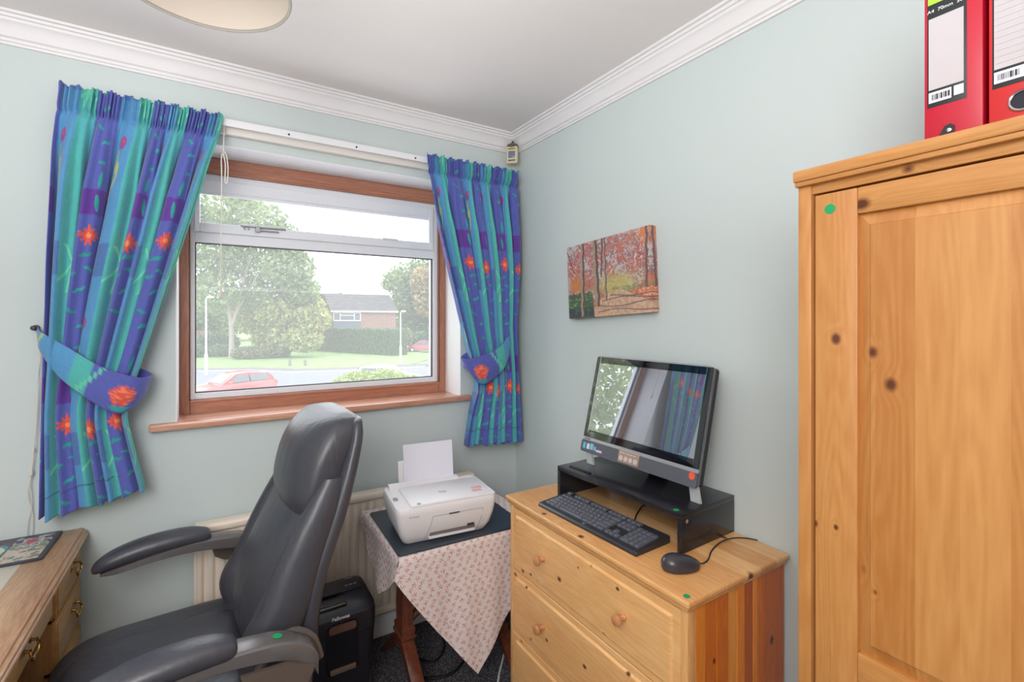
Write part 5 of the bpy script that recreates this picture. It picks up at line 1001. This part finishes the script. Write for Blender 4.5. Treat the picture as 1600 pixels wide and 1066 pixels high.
shrub('low spreading shrub bed right of the pale trunk', 405, 50, 3.4, 1.8, 1.5, 'olive', 8000, .14, 32)
shrub('dark clipped shrub behind the shrub bed at the left', 340, 60, 3.0, 1.2, 2.6, 'dark', 5000, .16, 33)
shrub('brownish bush right of the clipped hedge end', 632, 62, 1.3, 1.2, 3.3, 'olive', 4000, .16, 34)
shrub('dark bush behind the parked red car', 670, 72, 6, 1.2, 2.6, 'hedge', 5000, .2, 35)
# close yellow-green shrub near the house below
x, y, _ = FP(590, 600, 24.0)
s = thing('shrub', 'pale yellow-green shrub close below the window at the right', 'shrub', (x, y, GZ)); bl = [(*(np.array(FP(px, py, 24+dd))-np.array([x, y, GZ])), r, r, r*.45, w_) for px, py, dd, r, w_ in ((562, 594, 0, 1.0, 1), (600, 594, 0, 1.2, 1.2), (635, 600, 0, 1.0, 1), (580, 600, -.5, 1.2, 1.2), (625, 605, -.5, 1.2, 1.2), (545, 598, 0, .8, .6), (532, 602, 0, .5, .3))]
b = B()
for k in range(5): tube(b, [(.1*k-.2, 0, 0), (.35*k-.7, 0, .5)], .03, 5)
obj('stems', b, M_barkd, s); o = obj('foliage', foliage_mesh('foliage', bl, 9000, .09, 40), LF['lime'], s, False); o['kind'] = 'stuff'
# clipped hedge
A_ = Vector(FP(486, 548, 62)); B_ = Vector(FP(617, 557, 53.6)); A_.z = B_.z = GZ; dv = (B_-A_); ln_ = dv.length; dv.normalize(); nv_ = Vector((-dv.y, dv.x, 0)); nv_ = nv_ if nv_.y > 0 else -nv_
hg = thing('clipped_hedge', 'long clipped green hedge in front of the brick house', 'hedge', tuple(A_), math.atan2(dv.y, dv.x))
hh = 2.95; wdh = 1.9; b = B(); box(b, .15, ln_-.15, .15, wdh-.15, 0, hh-.12, .3, 2); obj('hedge_core', b, mat('hedge_core', (46, 62, 38), .95), hg)
r = np.random.default_rng(50); n_ = 30000; f_ = r.random(n_); c = np.zeros((n_, 3)); uu = r.random(n_); vv = r.random(n_)
c[:, 0] = np.where(f_ < .7, uu*ln_, np.where(f_ < .9, uu*ln_, ln_-.1+.1*uu)); c[:, 1] = np.where(f_ < .7, .08*r.random(n_), np.where(f_ < .9, vv*wdh, vv*wdh)); c[:, 2] = np.where(f_ < .7, vv*hh, np.where(f_ < .9, hh-.06+.1*r.random(n_), uu*0+r.random(n_)*hh))
d1 = r.normal(size=(n_, 3)); d1 /= np.linalg.norm(d1, axis=1)[:, None]; d2 = np.cross(d1, r.normal(size=(n_, 3))); d2 /= np.linalg.norm(d2, axis=1)[:, None]; s_ = .13*(.6+.8*r.random(n_))[:, None]
V = np.stack([c-d1*s_, c+d2*s_*.6, c+d1*s_, c-d2*s_*.6], 1).reshape(-1, 3); V[:, 2] = np.maximum(V[:, 2], .01); me = bpy.data.meshes.new('f'); me.from_pydata([], [], []); me.vertices.add(len(V)); me.vertices.foreach_set('co', V.reshape(-1).astype(np.float32)); me.loops.add(n_*4); me.loops.foreach_set('vertex_index', np.arange(n_*4, dtype=np.int32)); me.polygons.add(n_); me.polygons.foreach_set('loop_start', np.arange(0, n_*4, 4, dtype=np.int32)); me.update(calc_edges=True)
o = obj('foliage', me, LF['hedge'], hg, False); o['kind'] = 'stuff'
# brick house
def brickmat(name, a, b_, mort, sx=1, tile=False):
    m, n, l, p = newmat(name); tc = n.new('ShaderNodeTexCoord'); mp = n.new('ShaderNodeMapping'); mp.inputs['Rotation'].default_value = (PI/2, 0, 0) if not tile else (0, 0, 0); l.new(tc.outputs['Object'], mp.inputs[0]); k = n.new('ShaderNodeTexBrick'); k.inputs['Scale'].default_value = 1; k.inputs['Brick Width'].default_value = .45*sx; k.inputs['Row Height'].default_value = .15*sx; k.inputs['Mortar Size'].default_value = .012*sx
    k.inputs['Color1'].default_value = (*s2l(a), 1); k.inputs['Color2'].default_value = (*s2l(b_), 1); k.inputs['Mortar'].default_value = (*s2l(mort), 1); l.new(mp.outputs[0], k.inputs['Vector']); l.new(k.outputs[0], p.inputs['Base Color']); p.inputs['Roughness'].default_value = .85; return m
HB = Vector(FP(620, 487, 70)); u_ = (517-800)/748; k_d = (HB.y+2.2)/(math.cos(YAW)-u_*math.sin(YAW)); HA = Vector((-1.412+k_d*(math.sin(YAW)+u_*math.cos(YAW)), HB.y, 0)); HA.z = HB.z = GZ; dv = (HB-HA); hl = dv.length; ang = math.atan2(dv.y, dv.x)
hs = thing('brick_house', 'two-storey red brick house with grey tiled roof beyond the hedge', 'house', tuple(HA), ang)
ez = 1.465+11/748*70-GZ   # eaves height above ground
M_brick = brickmat('red_brick', (146, 104, 94), (130, 90, 84), (160, 140, 132)); M_tile = brickmat('grey_roof_tile', (104, 98, 102), (92, 86, 92), (70, 66, 72), 1.6)
obj('wall', box(B(), 0, hl-.15, 0, 7.5, 0, ez-.02), M_brick, hs)
hr = 2.6; b = B(); prism(b, [(-.35, ez-.1), (-.35, ez+.06), (3.75, ez+hr), (7.85, ez+.06), (7.85, ez-.1), (3.75, ez+hr-.2)], lambda y, z: (-2.2, y, z), lambda y, z: (hl+.1, y, z)); obj('roof', b, M_tile, hs, False)
b = B()
for r_ in range(9):
    t0 = r_/9; y = -.38+t0*4.1; z = ez+.09+t0*hr; box(b, -2.2, hl+.1, y, y+.06, z-.02, z+.035)
o = obj('tile_course', b, M_tile, hs, False); o['kind'] = 'stuff'
obj('fascia_board', box(B(), -2.2, hl+.1, -.42, -.34, ez-.14, ez+.02), M_white, hs)
obj('gutter', box(B(), -2.2, hl+.1, -.5, -.42, ez-.04, ez+.04), M_white, hs)
obj('clad_panel', box(B(), .3, 4.0, -.06, .0, ez-3.0, ez-1.3), mat('slate_blue_cladding', (92, 98, 116), .7), hs, label='dark grey-blue cladding panel')
for k in range(8): obj('cladding_board', box(B(), .3, 4.0, -.08-.01*(k % 2), -.06, ez-3.0+k*.21, ez-2.81+k*.21), bpy.data.materials['slate_blue_cladding'], hs, False)
wf = B(); 
for x0, x1, z0, z1 in ((.3, 4.0, ez-.28, ez-.18), (.3, 4.0, ez-1.35, ez-1.25), (.3, .4, ez-1.3, ez-.2), (3.9, 4.0, ez-1.3, ez-.2), (1.15, 1.25, ez-1.3, ez-.2), (3.05, 3.15, ez-1.3, ez-.2), (1.2, 3.1, ez-.62, ez-.54)): box(wf, x0, x1, -.1, .0, z0, z1)
wo = obj('window', wf, M_white, hs)
for x0, x1, z0, z1 in ((.4, 1.15, ez-1.25, ez-.28), (3.15, 3.9, ez-1.25, ez-.28), (1.25, 3.05, ez-1.25, ez-.62), (1.25, 3.05, ez-.54, ez-.28)): obj('pane', box(B(), x0, x1, -.04, -.03, z0, z1), mat('far_glass', (70, 78, 90), .1) if x0 == .4 else bpy.data.materials['far_glass'], wo)
tag(obj('gabled_roof', None, None) if False else hs, 'two-storey red brick house with grey tiled roof beyond the hedge', 'house')
# neighbouring gabled house just showing behind
g2 = Vector(FP(530, 500, 88)); h2 = thing('gabled_house', 'far house of which only the brown gable shows above the tiled roof', 'house', (g2.x, g2.y, GZ), ang); pk = 1.465+41/748*88-GZ
obj('wall', box(B(), -4, 5, 0, 8, 0, pk-3.0), M_brick, h2)
b = B(); prism(b, [(-4.6, pk-3.1), (.2, pk), (5.2, pk-3.1), (4.7, pk-3.1), (.2, pk-.25), (-4.1, pk-3.1)], lambda x, z: (x, -.3, z), lambda x, z: (x, 8.3, z)); obj('roof', b, M_tile, h2, False)
b = B(); prism(b, [(-4, pk-3.1), (.2, pk-.3), (4.6, pk-3.1)], lambda x, z: (x, 0, z), lambda x, z: (x, .2, z)); obj('gable', b, M_brick, h2, False)
# fence at left
f0 = Vector(FP(296, 536, 62)); f1 = Vector(FP(330, 533, 66)); dv = f1-f0; fe = thing('garden_fence', 'reddish brown garden fence behind the lamp post at the left', 'fence', (f0.x, f0.y, GZ), math.atan2(dv.y, dv.x)); M_fen = mat('red_brown_fence', (128, 92, 84), .85, var=.15)
for k in range(14): obj('fence_board', box(B(), -2+k*.42, -2+k*.42+.38, 0, .04, .1, 2.6), M_fen, fe, False)
obj('fence_rail', box(B(), -2, 4, .04, .1, 2.2, 2.3), M_fen, fe)
# lamp posts
def lamp_post(px, py, D, h, label):
    x, y, _ = FP(px, py, D); t = thing('street_lamp', label, 'street lamp', (x, y, GZ), 0, 'street lamps'); M_c = bpy.data.materials.get('pale_concrete') or mat('pale_concrete', (176, 172, 176), .8)
    obj('post', lathe(B(), [(.12, 0), (.12, 1.5), (.07, 1.7), (.055, h)], (0, 0, 0), 12), M_c, t); obj('lamp_arm', tube(B(), smooth_path([(0, 0, h-.1), (.03, 0, h+.03), (.12, 0, h+.08)]), .035, 8), M_c, t); obj('lantern', box(B(), .05, .5, -.12, .12, h+.03, h+.19, .04), M_c, t)
lamp_post(322, 587, 35.4, 5.7, 'pale concrete street lamp by the pink car at the left of the view'); lamp_post(626, 567, 45.7, 4.8, 'slim street lamp standing at the right end of the hedge')
for px in (453, 477):
    x, y, _ = FP(px, 572, 42.3); tag(obj('bollard', lathe(B(), [(.13, 0), (.13, .5), (.1, .58), (.01, .6)], (0, 0, 0), 12), bpy.data.materials.get('weathered_stone') or mat('weathered_stone', (110, 104, 100), .85)), 'short stone marker post at the lawn edge, %s one' % ('left' if px == 453 else 'right'), 'bollard', 'stone marker posts').location = (x, y, GZ)
# cars
def car(label, loc_, rot, rgb, name='car', rough=.25, hatch=True):
    t = thing(name, label, 'car', loc_, rot); M_c = mat('car_paint_'+name+str(int(rgb[1])), rgb, rough, 0, .6, coat=.6); Lh = 2.05
    # half-width profile along x for body (lower) and cabin
    b = B(); R = []
    for x, zb_, zt2_, w_ in ((-Lh, .45, .70, .70), (-Lh+.06, .3, .85, .80), (-Lh+.4, .25, .93, .86), (-.9, .2, .96, .88), (.6, .2, .93, .88), (1.3, .22, .86, .86), (1.8, .28, .74, .80), (Lh-.03, .35, .62, .72), (Lh, .42, .55, .6)):
        R.append([(x, -w_, zb_), (x, -w_*1.0, (zb_+zt2_)/2), (x, -w_*.93, zt2_), (x, 0, zt2_+.04), (x, w_*.93, zt2_), (x, w_, (zb_+zt2_)/2), (x, w_, zb_), (x, 0, zb_-.02)])
    rings(b, R); obj('body', b, M_c, t)
    b = B(); xs_ = [-1.95, -1.55, -.6, .1, .95] if hatch else [-1.6, -.95, -.3, .25, 1.1]; zz = [.92, 1.36, 1.47, 1.42, .92]; R = []
    for x, z in zip(xs_, zz): 
        w_ = .80 if z < 1 else .60; R.append([(x, -w_, .88), (x, -w_+.0, z-.04), (x, -w_*.9, z), (x, w_*.9, z), (x, w_, z-.04), (x, w_, .88)])
    rings(b, R); obj('cabin', b, M_c, t)
    M_g = bpy.data.materials.get('car_glass') or mat('car_glass', (60, 66, 74), .06, 0, .8)
    b = B(); rings(b, [[(.22 if hatch else .4, s, 1.36) for s in (-.5, .5)]+[(.86 if hatch else 1.0, s, .97) for s in (.68, -.68)], [(.24 if hatch else .42, s, 1.375) for s in (-.5, .5)]+[(.89 if hatch else 1.03, s, .985) for s in (.68, -.68)]]); obj('windscreen', b, M_g, t, False)
    for s in (-1, 1):
        for (xa, xb, xc, xd) in ((-.5, .05, .55, -.5), (-1.4, -.58, -.58, -1.6)):
            b = B(); rings(b, [[(xa, s*(.60+k), 1.33), (xb, s*(.60+k), 1.33), (xc, s*(.80+k), .99), (xd, s*(.80+k), .99)] for k in (.012, .03)]); obj('side_window', b, M_g, t, False)
    b = B(); rings(b, [[(-1.62-k, s*.5, 1.33) for s in (-1, 1)]+[(-1.93-k, s*.62, 1.02) for s in (1, -1)] for k in (0, .03)]); obj('rear_window', b, M_g, t, False)
    M_ty = bpy.data.materials.get('tyre') or mat('tyre', (30, 30, 32), .8); M_al = M_silver
    for x in (-1.3, 1.28):
        for s in (-1, 1):
            b = B(); rings(b, [[(x+r_*math.cos(2*PI*k/20), s*y, .31+r_*math.sin(2*PI*k/20)) for k in range(20)] for r_, y in ((.31, .68), (.31, .86), (.22, .89))]); wh = obj('wheel', b, M_ty, t)
            b = B(); rings(b, [[(x+r_*math.cos(2*PI*k/10), s*y, .31+r_*math.sin(2*PI*k/10)) for k in range(10)] for r_, y in ((.2, .87), (.17, .9), (.05, .9))]); obj('hub', b, M_al, wh)
            obj('door_mirror', box(B(), .45, .6, min(s*.84, s*1.0), max(s*.84, s*1.0), .95, 1.07, .03), M_c, t) if x > 0 else None
    for s in (-1, 1):
        obj('headlamp', box(B(), Lh-.32, Lh-.06, min(s*.45, s*.78), max(s*.45, s*.78), .6, .74, .03), M_chrome, t); obj('tail_lamp', box(B(), -Lh-.01, -Lh+.15, min(s*.6, s*.78), max(s*.6, s*.78), .7, .9, .02), M_red, t)
    return t
x, y, _ = FP(362, 603, 25); car('pale red hatchback parked in the road at the lower left of the window', (x, y, GZ-.03), math.radians(205), (204, 76, 74))
x, y, _ = FP(660, 550, 61); car('dark red saloon car parked far off at the right edge of the window', (x, y, GZ), math.radians(160), (150, 40, 62), hatch=False)
x, y, _ = FP(608, 584, 28.8); car('silver-white car partly hidden behind the pale shrub', (x, y, GZ-.03), math.radians(-35), (222, 224, 230))
